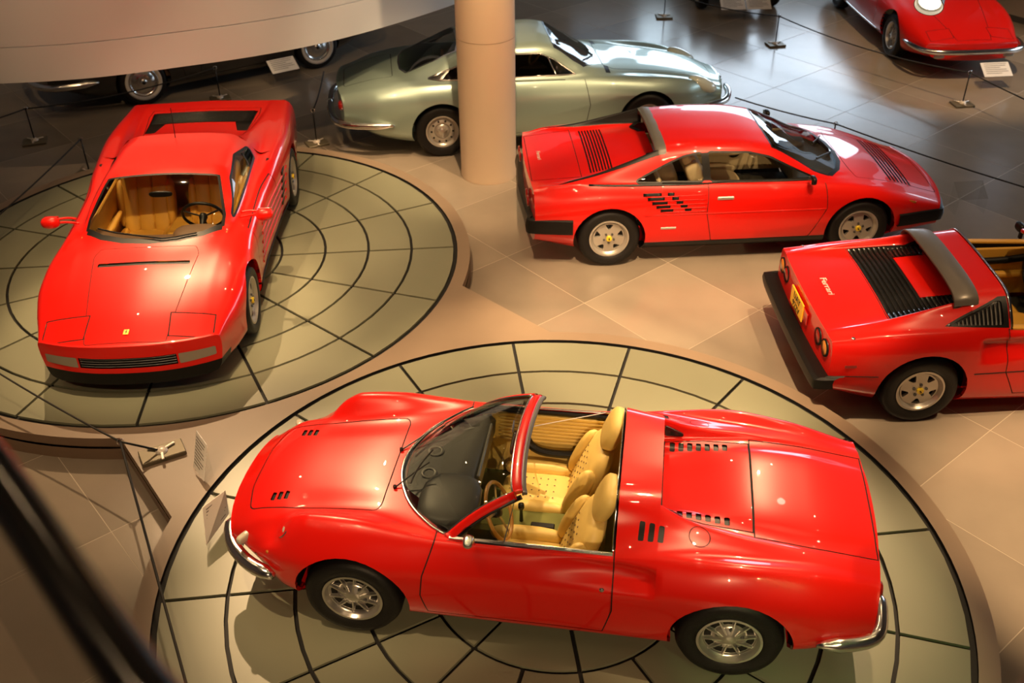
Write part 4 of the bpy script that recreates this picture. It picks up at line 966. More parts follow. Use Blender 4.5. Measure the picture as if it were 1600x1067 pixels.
# ------------------------------------------------------------------ red four-seat coupe in the middle distance
def buttress_coupe():
    E = empty('buttress_coupe', (2.296, 10.286, 0), .06, 'red two-door coupe with black bumpers, rear buttresses and cream seats beyond the dais', 'car')
    side = [
        [(2.33, .6, .24), (1.325, .76, .16), (-1.325, .78, .17), (-2.13, .7, .27)],
        [(2.34, .72, .29), (1.8, .82, .27), (1.325, .85, .26), (0, .845, .23), (-1.325, .86, .27), (-2.15, .79, .34)],
        [(2.34, .76, .42), (1.8, .86, .52), (1.325, .885, .59), (0, .892, .61), (-1.325, .895, .61), (-2.15, .83, .55)],
        [(2.335, .76, .49), (1.8, .845, .62), (1.325, .87, .71), (.6, .872, .76), (0, .872, .78), (-.8, .875, .80), (-1.325, .872, .80), (-2.15, .80, .74)],
        [(2.32, .74, .52), (1.8, .79, .67), (1.325, .81, .78), (.9, .812, .83), (0, .805, .87), (-.8, .80, .90), (-1.325, .80, .91), (-2.15, .735, .865)]]
    front = [
        [(2.31, .62, .53), (1.8, .65, .69), (1.325, .67, .795), (1.0, .71, .845), (.7, .745, .87), (0, .76, .885), (-.80, .76, .915)],
        [(2.305, .5, .535), (1.8, .53, .695), (1.325, .56, .80), (1.12, .60, .835), (.94, .67, .87), (.6, .70, .975), (.3, .685, 1.045), (0, .68, 1.06), (-.80, .67, 1.06)],
        [(2.30, .4, .54), (1.8, .42, .70), (1.325, .45, .805), (1.17, .5, .835), (.95, .585, .895), (.6, .58, 1.05), (.36, .565, 1.14), (0, .57, 1.185), (-.4, .565, 1.195), (-.80, .55, 1.18)],
        [(2.30, .2, .545), (1.8, .22, .705), (1.325, .24, .81), (1.2, .3, .835), (.9, .33, .95), (.6, .33, 1.085), (.36, .32, 1.175), (0, .32, 1.225), (-.4, .31, 1.24), (-.80, .3, 1.22)],
        [(2.30, 0, .547), (1.8, 0, .71), (1.325, 0, .812), (1.22, 0, .835), (.9, 0, .96), (.6, 0, 1.095), (.36, 0, 1.185), (0, 0, 1.235), (-.4, 0, 1.25), (-.80, 0, 1.23)]]
    rear = [
        [(-.80, .77, .925), (-1.5, .765, .93), (-1.9, .745, .91), (-2.15, .68, .872)],
        [(-.80, .60, 1.145), (-1.2, .67, 1.035), (-1.5, .705, .965), (-1.83, .72, .915), (-2.15, .65, .876)],
        [(-.80, .555, 1.185), (-1.2, .62, 1.06), (-1.5, .665, .975), (-1.83, .695, .917), (-2.15, .61, .88)],
        [(-.80, .50, 1.02), (-1.2, .57, .985), (-1.5, .625, .945), (-1.83, .67, .912), (-2.15, .57, .884)],
        [(-.80, .28, 1.025), (-1.2, .28, .993), (-1.5, .3, .953), (-1.83, .3, .918), (-2.15, .3, .89)],
        [(-.80, 0, 1.03), (-1.2, 0, .997), (-1.5, 0, .957), (-1.83, 0, .922), (-2.15, 0, .893)]]
    bow = lambda x, y: -.16 * (y / .8) ** 2.4 * sstep(1.4, 2.34, x) + .05 * (y / .8) ** 2 * sstep(-1.6, -2.15, x)
    S = Skin(); loft(S, side, front, 2.34, -.80, bow, .03, 5, (1,), cap0=True); loft(S, side, rear, -.80, -2.15, bow, .03, 5, (1,), cap1=True)
    ws = [(1.215, 0), (1.19, .25), (1.10, .48), (.965, .645), (.80, .645), (.385, .525), (.372, .3), (.365, 0)]; ws += [(x, -y) for x, y in ws[-2:0:-1]]
    S.paint('trim', [(x + .05, y * 1.02) for x, y in ws], (0, 1), lambda c: c.z > .76 and c.x > .9); S.paint('trim', ws, (0, 1), lambda c: c.z > .8, ('body', 'trim'), .02); S.paint('ws', ws, (0, 1), lambda c: c.z > .8, ('trim',))
    for sg in (1, -1):
        side_window(S, E, [(-.285, .905), (.77, .885), (.33, 1.085), (.10, 1.135), (-.31, 1.15)], sg, w=.016)
        side_window(S, E, [(-1.06, .93), (-.365, .907), (-.385, 1.148), (-.56, 1.12), (-.72, 1.065)], sg, w=.016)
        S.paint('trim', [(-.28, .905), (-.37, .907), (-.39, 1.15), (-.31, 1.152)], (0, 2), lambda c: c.y * sg > .4 and c.z > .85)
        S.panel('door', [(.90, .86), (.93, .6), (.78, .27), (-.255, .27), (-.33, .6), (-.325, .90)], (0, 2), lambda c: c.y * sg > .775)
        # black finisher along the buttress crest
        S.paint('crest', [(-.79, sg * .495), (-.79, sg * .60), (-1.2, sg * .665), (-1.85, sg * .735), (-1.85, sg * .725), (-1.5, sg * .63), (-1.2, sg * .575)][0:7], (0, 1), lambda c: c.z > .9 and c.x < -.79)
    hd = [(1.72, .52), (1.93, .5), (1.93, -.5), (1.72, -.52)]
    S.panel('hood', rpoly([(2.25, .5), (1.3, .60), (1.27, .4), (1.27, -.4), (1.3, -.60), (2.25, -.5)], .03), (0, 1), lambda c: c.z > .4)
    for k in range(6):
        x = 1.70 + .044 * k; S.paint('louvre', [(x, .53), (x + .026, .525), (x + .026, -.525), (x, -.53)], (0, 1), lambda c: c.z > .4, ('hood',))
    S.panel('boot_lid', [(-1.60, .60), (-2.11, .56), (-2.11, -.56), (-1.60, -.60)], (0, 1), lambda c: c.z > .8)
    for k in range(8):
        x = -1.265 - .0315 * k; y = .50 + .04 * k / 7; S.paint('deck_louvre', [(x, y), (x - .017, y), (x - .017, -y), (x, -y)], (0, 1), lambda c: c.z > .8)
    wells(S, E, (1.325, -1.325), .325, .375, ('body', 'door'), .5)
    S.paint('sill', [(-1.2, .1), (1.2, .1), (1.2, .275), (-1.2, .275)], (0, 2), lambda c: abs(c.y) > .6)
    S.export('body', 'body', RED, E); S.export('sill', 'sill_trim', BLK, E); S.export('ws', 'windscreen', GLASS, E); S.export('glass', 'side_window', GLASS, E, 0, True); S.export('trim', 'window_seal', BLK, E, 0, True)
    S.export('door', 'door', RED, E, 0, True); h = S.export('hood', 'hood', RED, E)[0]; S.export('louvre', 'louvre', BLK, h, .006, True); b = S.export('boot_lid', 'boot_lid', RED, E)[0]
    S.export('deck_louvre', 'deck_louvre', BLK, E, .006, True); S.export('gap', 'panel_gap', GAPM, E, .003, True); S.export('crest', 'buttress_finisher', BLK, E, -.002, True)
    # black arch around the recessed rear screen
    P = spline([(.60, 1.14), (.555, 1.185), (.42, 1.212), (.3, 1.222), (0, 1.232)], 6); P = P + [(-y, z) for y, z in P[-2::-1]]
    MB().sheet([[(-.735, y, z + .004) for y, z in P], [(-.80, y * 1.01, z + .004) for y, z in P], [(-.845, y * 1.02, z - .014) for y, z in P], [(-.84, y * .93, z - .05) for y, z in P], [(-.78, y * .9, z - .06) for y, z in P]]).obj('rear_arch_trim', GREYP, E, True)
    MB().sheet([[(-.775, y * .9, 1.02 + (z - .06 - 1.02) * t) for y, z in P] for t in (0, .5, 1)]).obj('rear_window', GLASSD, E, True)
    # bumpers front and rear
    def wrap(x0, xs, z0, z1, name, sgn, out):
        zc = (z0 + z1) / 2; H = []
        xe = x0 - sgn * .30
        for k in range(7): x = xs + (xe - xs) * k / 6; H.append(Vector((x, S.side(x, zc, 1)[0].y + .022, 0)))
        e = H[-1]; ye = [e.y * f for f in (.93, .80, .64, .46, .25, 0)]
        H = H[:-1] + smooth_curve([e] + [(x0 + bow(x0, y) + sgn * (out if y > .2 else out + .01), y, 0) for y in ye], 18)
        H = H + [Vector((p.x, -p.y, 0)) for p in H[-2::-1]]; n = len(H)
        def ins(i, d):
            p = H[i]; t = (H[min(i + 1, n - 1)] - H[max(i - 1, 0)]).normalized(); q = Vector((t.y, -t.x, 0)) * sgn; return p - q * d if q.dot(Vector((p.x - x0 * .5, p.y, 0))) > 0 else p + q * d
        G = [[ins(i, d) + Vector((0, 0, z)) for i in range(n)] for z, d in ((z0, .07), (z0 + .012, .0), (zc, -.010), (z1 - .012, .002), (z1, .02), (z1 + .003, .07))]
        return MB().sheet(G if sgn < 0 else [g[::-1] for g in G]).obj(name, BLK, E, 'auto')
    wrap(-2.15, -1.71, .40, .575, 'rear_bumper', -1, .06); wrap(2.33, 1.73, .335, .485, 'front_bumper', 1, .05)
    # arms, handles, mirror, side intake slats, lettering strip
    for sg in (1, -1):
        q = frame(S.side(-.15, .765, sg)[0] + Vector((0, sg * .006, 0)), (1, 0, 0), (0, 0, 1)); hh = MB().box((0, 0, 0), (.17, .035, .016), q, .006).obj('door_handle', ALUP, E); MB().box((.03, 0, .01 * sg), (.06, .018, .016), q, .004).obj('handle_flap', ALU, hh)
        strip_side(S, E, 'belt_moulding', [(-1.55, .918), (-1.06, .905), (-.3, .888), (.80, .868)], sg, .022, .005, BLK, 30)
        strip_side(S, E, 'side_crease_strip', [(-.98, .605), (.92, .60)], sg, .012, .003, RED, 20)
        # intake: slanted dark grille crossed by thin red bars
        P = [(-1.02, .845), (-.60, .845), (-.60, .655), (-.82, .655)]
        for k in range(5):
            z = .836 - .042 * k; x0 = -1.0 + .046 * k; bl = strip_side(S, E, 'intake_opening', [(x0, z - .012), (x0 + .19 - .015 * k, z - .012)], sg, .034, .002, BLK, 6); strip_side(S, E, 'intake_opening', [(x0 + .25, z - .012), (x0 + .32, z - .012)], sg, .034, .002, BLK, 4)
            strip_side(S, E, 'intake_bar', [(x0 + .02, z - .033), (-.34, z - .033)], sg, .010, .005, RED, 10)
        m = Vector((.735, sg * .825, .905)); mm = MB().pillow(m + Vector((0, sg * .05, .02)), (.06, .12, .085), None, 3.).obj('door_mirror', BLK, E, True); MB().box(m + Vector((-.032, sg * .05, .02)), (.004, .09, .06)).obj('mirror_glass', CHR, mm)
        MB().box(m + Vector((.0, sg * -.01, -.01)), (.03, .06, .03), None, .005).obj('mirror_stalk', BLK, mm)
        p, n = S.side(-.72, .45, sg); MB().box((0, 0, 0), (.16, .022, .006), frame(p + n * .002, (1, 0, 0), (0, 0, 1)), .002).obj('side_badge', ALUP, E)
        add_wheel(E, 1.325, sg * .835, 'star', .322, .20, .205, .7); add_wheel(E, -1.325, sg * .845, 'star', .328, .21, .205, 0.)
        for y in (.46, .62): MB().lathe([(.001, -.02), (.055, -.016), (.062, 0)], c=(-2.15, sg * y, .69), axis='x', seg=20).obj('tail_lamp', LAMPR, E, True)
        p, n = S.side(1.86, .60, sg); MB().pillow((0, 0, 0), (.09, .028, .012), frame(p, (1, 0, -.2), (0, 0, 1)), 3.).obj('side_marker_lamp', LAMPO, E, True)
    p, n = S.top(-2.0, -.30); text_obj('deck_script', 'Ferrari', .06, SCRIPT, b, frame(S.top(-1.99, 0)[0] + Vector((0, 0, .004)), (0, -1, 0), (1, 0, .1)), .002, sx=1.3, shear=.2)
    for (a_, b_) in (((1.20, -.05), (.90, -.42)), ((1.21, .38), (1.0, .02))):
        wp, N = on_top(S, [(a_[0] + (b_[0] - a_[0]) * t / 5, a_[1] + (b_[1] - a_[1]) * t / 5) for t in range(6)], .014); MB().tube(wp, .008, 6).obj('wiper_blade', BLK, E)
    interior(E, CREAM, .05, .27, .88, .76, (.78, .80), (.52, .37, .85), 'panel', (-.80, 1.05), mat('dash_black_leather', (.03, .025, .02), .6), BLK, R(58))
    MB().pillow((-.66, 0, .62), (.30, 1.2, .42), None, 3.).obj('rear_seat', CREAM, E, True)
    for sg in (1, -1): MB().lathe([(.001, -.02), (.06, -.018), (.07, 0), (.078, -.004)], c=(.35, sg * .695, .55), axis='y', seg=20).obj('door_speaker', BLK, E, True)
    return S
buttress_coupe()
# ------------------------------------------------------------------ red targa at the right edge
def targa():
    E = empty('targa_sports_car', (4.527, 7.585, 0), .033, 'red targa sports car with black louvres and amber number plate at the right edge', 'car')
    side = [
        [(2.08, .5, .26), (1.17, .74, .17), (-1.17, .76, .17), (-1.98, .68, .28)],
        [(2.09, .62, .31), (1.6, .78, .28), (1.17, .81, .26), (0, .795, .235), (-1.17, .83, .27), (-2.0, .78, .36)],
        [(2.10, .67, .42), (1.6, .82, .48), (1.17, .845, .5), (0, .815, .5), (-1.17, .86, .52), (-2.02, .81, .52)],
        [(2.10, .67, .46), (1.6, .81, .58), (1.17, .835, .66), (0, .805, .70), (-.6, .815, .74), (-1.17, .85, .765), (-2.0, .80, .73)],
        [(2.09, .64, .485), (1.6, .75, .66), (1.17, .77, .755), (.6, .755, .80), (0, .75, .82), (-.6, .76, .86), (-1.17, .785, .87), (-1.99, .765, .81)]]
    front = [
        [(2.08, .5, .49), (1.6, .58, .655), (1.17, .59, .735), (.8, .65, .79), (.6, .68, .81), (-.54, .70, .855)],
        [(2.08, .25, .495), (1.6, .3, .66), (1.17, .3, .74), (.8, .35, .795), (-.54, .35, .84)],
        [(2.08, 0, .497), (1.6, 0, .662), (1.17, 0, .742), (.8, 0, .80), (-.54, 0, .84)]]
    hoop = [
        [(-.52, .735, .895), (-.82, .735, .895)], [(-.52, .64, 1.01), (-.82, .64, .985)], [(-.52, .56, 1.072), (-.82, .555, 1.045)],
        [(-.52, .47, 1.098), (-.82, .47, 1.075)], [(-.52, .25, 1.112), (-.82, .25, 1.092)], [(-.52, 0, 1.115), (-.82, 0, 1.097)]]
    rear = [
        [(-.82, .735, .895), (-1.2, .735, .89), (-1.5, .73, .875), (-2.0, .70, .815)],
        [(-.82, .635, .985), (-1.0, .64, .965), (-1.3, .66, .93), (-1.6, .67, .885), (-2.0, .66, .82)],
        [(-.82, .56, 1.05), (-1.0, .575, 1.015), (-1.3, .60, .95), (-1.6, .625, .89), (-2.0, .63, .822)],
        [(-.82, .53, .955), (-1.0, .54, .94), (-1.3, .57, .908), (-1.6, .60, .872), (-2.0, .60, .822)],
        [(-.82, .28, .955), (-1.0, .28, .943), (-1.3, .28, .912), (-1.6, .28, .88), (-2.0, .28, .827)],
        [(-.82, 0, .957), (-1.0, 0, .946), (-1.3, 0, .915), (-1.6, 0, .884), (-2.0, 0, .83)]]
    bow = lambda x, y: -.16 * (y / .75) ** 2.4 * sstep(1.2, 2.1, x) + .03 * (y / .8) ** 2 * sstep(-1.5, -2.0, x)
    S = Skin(); loft(S, side, front, 2.10, -.54, bow, .03, 5, (1,), cap0=True); loft(S, side, hoop, -.52, -.82, bow, .03, 5, (1,)); loft(S, side, rear, -.82, -2.0, bow, .03, 5, (1,), cap1=True)
    for i, v in enumerate(S.V):
        if -.80 < v.x < .2 and abs(v.y) > .6: v.y -= math.copysign(.05 * sstep(.1, -.6, v.x) * sstep(-.76, -.72, v.x) * sstep(.085, .05, abs(v.z - .72)), v.y)
    S.renorm()
    S.paint('hole', [(-.53, .70), (-.53, -.70), (.45, -.68), (.70, -.62), (.88, -.3), (.90, 0), (.88, .3), (.70, .62), (.45, .68)], (0, 1), lambda c: c.z > .7 and c.x > -.54)
    for sg in (1, -1):
        S.paint('qtrim', [(-.535, .882), (-1.06, .90), (-.60, 1.065), (-.535, 1.07)], (0, 2), lambda c: c.y * sg > .4 and c.z > .8 and c.x < -.52); S.paint('qwin', rpoly([(-.58, .90), (-.99, .912), (-.615, 1.045), (-.58, 1.045)], .02, 3), (0, 2), lambda c: c.y * sg > .4, ('qtrim',))
        S.panel('door', [(.62, .85), (.70, .55), (.64, .26), (-.37, .26), (-.50, .5), (-.535, .87)], (0, 2), lambda c: c.y * sg > .7)
    lv = []
    for k in range(6): x = -1.14 - .054 * k; lv.append([(x, .555 + .03 * k / 5), (x - .034, .555 + .03 * k / 5), (x - .034, -.555 - .03 * k / 5), (x, -.555 - .03 * k / 5)])
    S.panel('engine_lid', [(-.83, .515), (-1.46, .58), (-1.46, -.58), (-.83, -.515)], (0, 1), lambda c: c.z > .8)
    S.paint('lid_grille', [(-1.12, .55), (-1.45, .575), (-1.45, -.575), (-1.12, -.55)], (0, 1), lambda c: c.z > .8, ('engine_lid',))
    for sg in (1, -1): S.paint('lid_grille', [(-.84, sg * .51), (-1.12, sg * .545), (-1.12, sg * .33), (-.84, sg * .33)], (0, 1), lambda c: c.z > .8, ('engine_lid',))
    wells(S, E, (1.17, -1.17), .33, .375, ('body', 'door'), .5)
    S.flange(('body', 'door'), ('hole',), .05, 'lining', lambda v: Vector((0, 0, -1)) if v.x > -.515 else Vector((0, 0, 0)))
    S.export('body', 'body', RED, E); S.export('door', 'door', RED, E, 0, True); lid = S.export('engine_lid', 'engine_lid', RED, E)[0]; S.export('lid_grille', 'lid_grille', BLK, lid, .012); S.export('gap', 'panel_gap', GAPM, E, .003, True)
    S.export('qtrim', 'quarter_window_frame', BLK, E, -.001, True); S.export('qwin', 'quarter_window', BLKG, E, .012, True); S.export('lining', 'cockpit_rim', BLK, E)
    # louvre slats over the grille (rear bank full width, side banks short)
    for k in range(8): x = -1.135 - .043 * k; w = .545 + .03 * k / 7; strip_top(S, lid, 'louvre_slat', [(x, w), (x, -w)], .024, .008, BLKG, 12, -.004)
    for sg in (1, -1):
        for k in range(7): x = -.86 - .040 * k; strip_top(S, lid, 'louvre_slat', [(x, sg * .51), (x - .01, sg * .335)], .022, .008, BLKG, 5, -.004)
        for k in range(11):
            x = -.605 - .034 * k; zt = 1.04 - .135 * k / 11; strip_side(S, E, 'quarter_slat', [(x, .902), (x + .002, max(zt, .92))], sg, .012, .007, GREYP, 5, .0)
        p, n = S.side(-1.02, .905, sg); MB().lathe([(.001, .006), (.014, .004), (.016, 0)], M=frame(p, (1, 0, 0), n.cross(Vector((1, 0, 0)))), seg=14).obj('fuel_lock', CHR, E, True)
        p, n = S.top(-1.80, sg * .755); MB().lathe([(.001, .005), (.014, .004), (.017, 0)], M=frame(p, (1, 0, 0), n.cross(Vector((1, 0, 0)))), seg=14).obj('body_lock', CHR, E, True)
        strip_side(S, E, 'waist_line', [(-1.98, .50), (-1.56, .50)], sg, .008, .002, GAPM, 6); strip_side(S, E, 'waist_line', [(-.77, .50), (.78, .50)], sg, .008, .002, GAPM, 14)
        p, n = S.side(-1.80, .60, sg); MB().box((0, 0, 0), (.10, .03, .008), frame(p, (1, 0, 0), (0, 0, 1)), .003).obj('side_marker_lamp', LAMPR, E)
        for y in (.50, .665):
            t_ = MB().lathe([(.001, -.018), (.058, -.014), (.066, -.004), (.07, .004)], c=(-2.0 + bow(-2.0, y), sg * y, .685), axis='x', seg=24).obj('tail_lamp', LAMPO if y > .6 else LAMPR, E, True); MB().lathe([(.066, -.012), (.075, -.012), (.078, .004)], c=(-2.0 + bow(-2.0, y), sg * y, .685), axis='x', seg=24).obj('lamp_bezel', BLK, t_, True)
        add_wheel(E, 1.17, sg * .80, 'star', .318, .19, .195, .3); add_wheel(E, -1.17, sg * .825, 'star', .325, .20, .198, .62)
    MB().box((-2.012, .0, .68), (.012, .50, .11), None, .004).obj('plate_recess', REDD, E)
    pl = MB().box((-2.022, .03, .675), (.012, .36, .17), None, .004).obj('number_plate', PLATE, E)
    M = frame((-2.031, .03, .675), (0, -1, 0), (0, 0, 1)); text_obj('plate_lettering', 'UAY', .085, BLK, pl, M @ Matrix.Translation((0, .038, 0)), .001, sx=1.15); text_obj('plate_lettering', '922V', .085, BLK, pl, M @ Matrix.Translation((0, -.042, 0)), .001, sx=1.15)
    p, n = S.top(-1.80, .0); text_obj('deck_script', 'Ferrari', .075, SCRIPT, E, frame(p + Vector((0, 0, .005)), (0, -1, 0), (1, 0, .12)), .003, sx=1.35, shear=.15)
    # grey roof aerofoil across the hoop
    P = spline([(.60, 1.005), (.575, 1.055), (.50, 1.09), (.42, 1.105), (.25, 1.118), (0, 1.122)], 5); P = P + [(-y, z) for y, z in P[-2::-1]]
    MB().sheet([[(-.76, y * 1.0, z + .012) for y, z in P], [(-.80, y * 1.015, z + .02) for y, z in P], [(-.96, y * 1.03, z + .012) for y, z in P], [(-.97, y * 1.03, z - .004) for y, z in P], [(-.82, y * 1.0, z - .01) for y, z in P]]).obj('roof_aerofoil', mat('satin_aerofoil_grey', (.16, .145, .125), .35, metal=.3), E, True)
    MB().sheet([[(-.80, y * .86, .955 + (z - .05 - .955) * t) for y, z in P] for t in (0, .5, 1)]).obj('rear_window', BLKG, E, True)
    # hoop front seal
    H = spline([(.745, .86), (.735, .895), (.64, 1.01), (.56, 1.072), (.47, 1.098), (.25, 1.112), (0, 1.115)], 6); H = H + [(-y, z) for y, z in H[-2::-1]]
    MB().sheet([[(-.515, y, z + .004) for y, z in H], [(-.495, y * .985, z - .006) for y, z in H], [(-.50, y * .94, z - .05) for y, z in H], [(-.60, y * .92, z - .06) for y, z in H]]).obj('hoop_seal', BLK, E, True)
    MB().tube([(-.522, y * 1.002, z + .006) for y, z in H], .005, 6).obj('hoop_chrome_strip', CHR, E, True)
    # bumper bar
    H = smooth_curve([(-1.93, .87, 0), (-2.06, .86, 0), (-2.10, .80, 0), (-2.115, .4, 0), (-2.12, 0, 0), (-2.115, -.4, 0), (-2.10, -.80, 0), (-2.06, -.86, 0), (-1.93, -.87, 0)], 41)
    G = [[p + Vector((d, -p.y * d * .4, z)) for p in H] for z, d in ((.40, .05), (.41, 0), (.46, -.012), (.50, -.004), (.505, .02), (.512, .045), (.505, .07), (.512, .10), (.505, .13))]
    MB().sheet(G).obj('rear_bumper', BLK, E, 'auto'); 
    H = smooth_curve([(1.75, .86, 0), (2.02, .76, 0), (2.14, .5, 0), (2.16, 0, 0), (2.14, -.5, 0), (2.02, -.76, 0), (1.75, -.86, 0)], 31)
    MB().sheet([[p + Vector((d, -p.y * (-d) * .4, z)) for p in H][::-1] for z, d in ((.34, -.05), (.35, 0), (.46, 0), (.47, -.08))]).obj('front_bumper', BLK, E, 'auto')
    # windscreen, cockpit
    base = smooth_curve([(.60, .66, .815), (.78, .5, .812), (.90, .2, .81), (.92, 0, .81), (.90, -.2, .81), (.78, -.5, .812), (.60, -.66, .815)], 25); topc = smooth_curve([(.10, .52, 1.06), (.14, .3, 1.085), (.15, 0, 1.09), (.14, -.3, 1.085), (.10, -.52, 1.06)], 25)
    G = [[base[i].lerp(topc[i], t / 6) for i in range(25)] for t in range(7)]; wsn = MB().sheet(G, .005).obj('windscreen', GLASSD, E, True)
    MB().tube(topc, .022, 8).obj('windscreen_header', RED, E, True)
    for e in (0, -1): MB().tube([g[e] for g in G], .018, 8).obj('windscreen_pillar', RED, E, True)
    interior(E, TAN, -.12, .22, .82, .71, (.46, .78), (.28, .36, .76), 'bucket', (-.56, .85), mat('dash_black_leather', (.03, .025, .02), .6), BLK, R(64))
    for sg in (1, -1):
        MB().ribbon(lerp_pts([(.50, sg * .70, .835), (-.50, sg * .715, .865)], 6), [Vector((0, 0, 1))] * 6, .06, .012).obj('door_top_trim', TAN, E); MB().tube(smooth_curve([(.45, sg * .64, .74), (.1, sg * .62, .70), (-.30, sg * .63, .68)], 12), .035, 8).obj('door_pull', BLK, E, True)
        m = Vector((.26, sg * .80, .88)); mm = MB().pillow(m + Vector((0, sg * .04, .04)), (.06, .13, .085), None, 3.).obj('door_mirror', BLK, E, True); MB().box(m + Vector((.0, sg * -.01, -.02)), (.03, .04, .07), None, .006).obj('mirror_stalk', BLK, mm)
targa()
# ------------------------------------------------------------------ pale green grand tourer and, on the same pattern, the cars at the back
GT_SIDE = [
    [(2.42, .4, .30), (1.9, .66, .22), (1.325, .76, .18), (-1.325, .78, .18), (-2.1, .7, .26), (-2.56, .5, .40)],
    [(2.45, .45, .36), (1.9, .74, .30), (1.325, .84, .27), (0, .85, .25), (-1.325, .86, .28), (-2.1, .80, .34), (-2.6, .60, .46)],
    [(2.47, .48, .44), (1.9, .79, .48), (1.325, .875, .52), (0, .89, .52), (-1.325, .895, .54), (-2.1, .84, .56), (-2.63, .64, .56)],
    [(2.46, .49, .52), (1.9, .78, .66), (1.325, .865, .72), (.5, .875, .74), (-.5, .875, .76), (-1.325, .885, .78), (-2.1, .82, .76), (-2.63, .63, .68)],
    [(2.44, .47, .57), (2.1, .63, .72), (1.8, .68, .80), (1.325, .73, .86), (.8, .77, .88), (0, .79, .90), (-.8, .80, .92), (-1.325, .79, .93), (-2.1, .72, .88), (-2.6, .56, .77)]]
GT_TOP = [
    [(2.44, .35, .59), (2.1, .50, .71), (1.8, .53, .77), (1.325, .56, .845), (.9, .62, .90), (.55, .70, .92), (.2, .735, .93), (-.8, .745, .945), (-1.4, .73, .955), (-1.7, .69, .95), (-2.1, .60, .905), (-2.6, .45, .785)],
    [(2.44, .3, .60), (2.1, .42, .725), (1.325, .48, .86), (.85, .56, .915), (.6, .62, .94), (.42, .665, 1.0), (.2, .665, 1.06), (0, .66, 1.09), (-.8, .66, 1.10), (-1.2, .64, 1.07), (-1.5, .62, 1.0), (-1.75, .58, .955), (-2.1, .50, .915), (-2.6, .38, .79)],
    [(2.44, .22, .61), (2.1, .30, .735), (1.325, .36, .87), (.85, .46, .925), (.66, .53, .955), (.4, .56, 1.09), (.12, .565, 1.235), (-.1, .56, 1.265), (-.7, .55, 1.265), (-1.05, .52, 1.225), (-1.4, .50, 1.10), (-1.78, .48, .96), (-2.1, .40, .92), (-2.6, .3, .795)],
    [(2.44, .1, .615), (2.1, .15, .74), (1.325, .18, .875), (.85, .25, .93), (.72, .29, .955), (.4, .31, 1.13), (.12, .31, 1.275), (-.1, .3, 1.31), (-.7, .3, 1.315), (-1.05, .29, 1.27), (-1.4, .28, 1.13), (-1.82, .26, .965), (-2.1, .2, .925), (-2.6, .15, .80)],
    [(2.44, 0, .617), (2.1, 0, .742), (1.325, 0, .878), (.85, 0, .932), (.74, 0, .955), (.4, 0, 1.14), (.12, 0, 1.285), (-.1, 0, 1.32), (-.7, 0, 1.325), (-1.05, 0, 1.28), (-1.4, 0, 1.14), (-1.83, 0, .966), (-2.1, 0, .927), (-2.6, 0, .80)]]
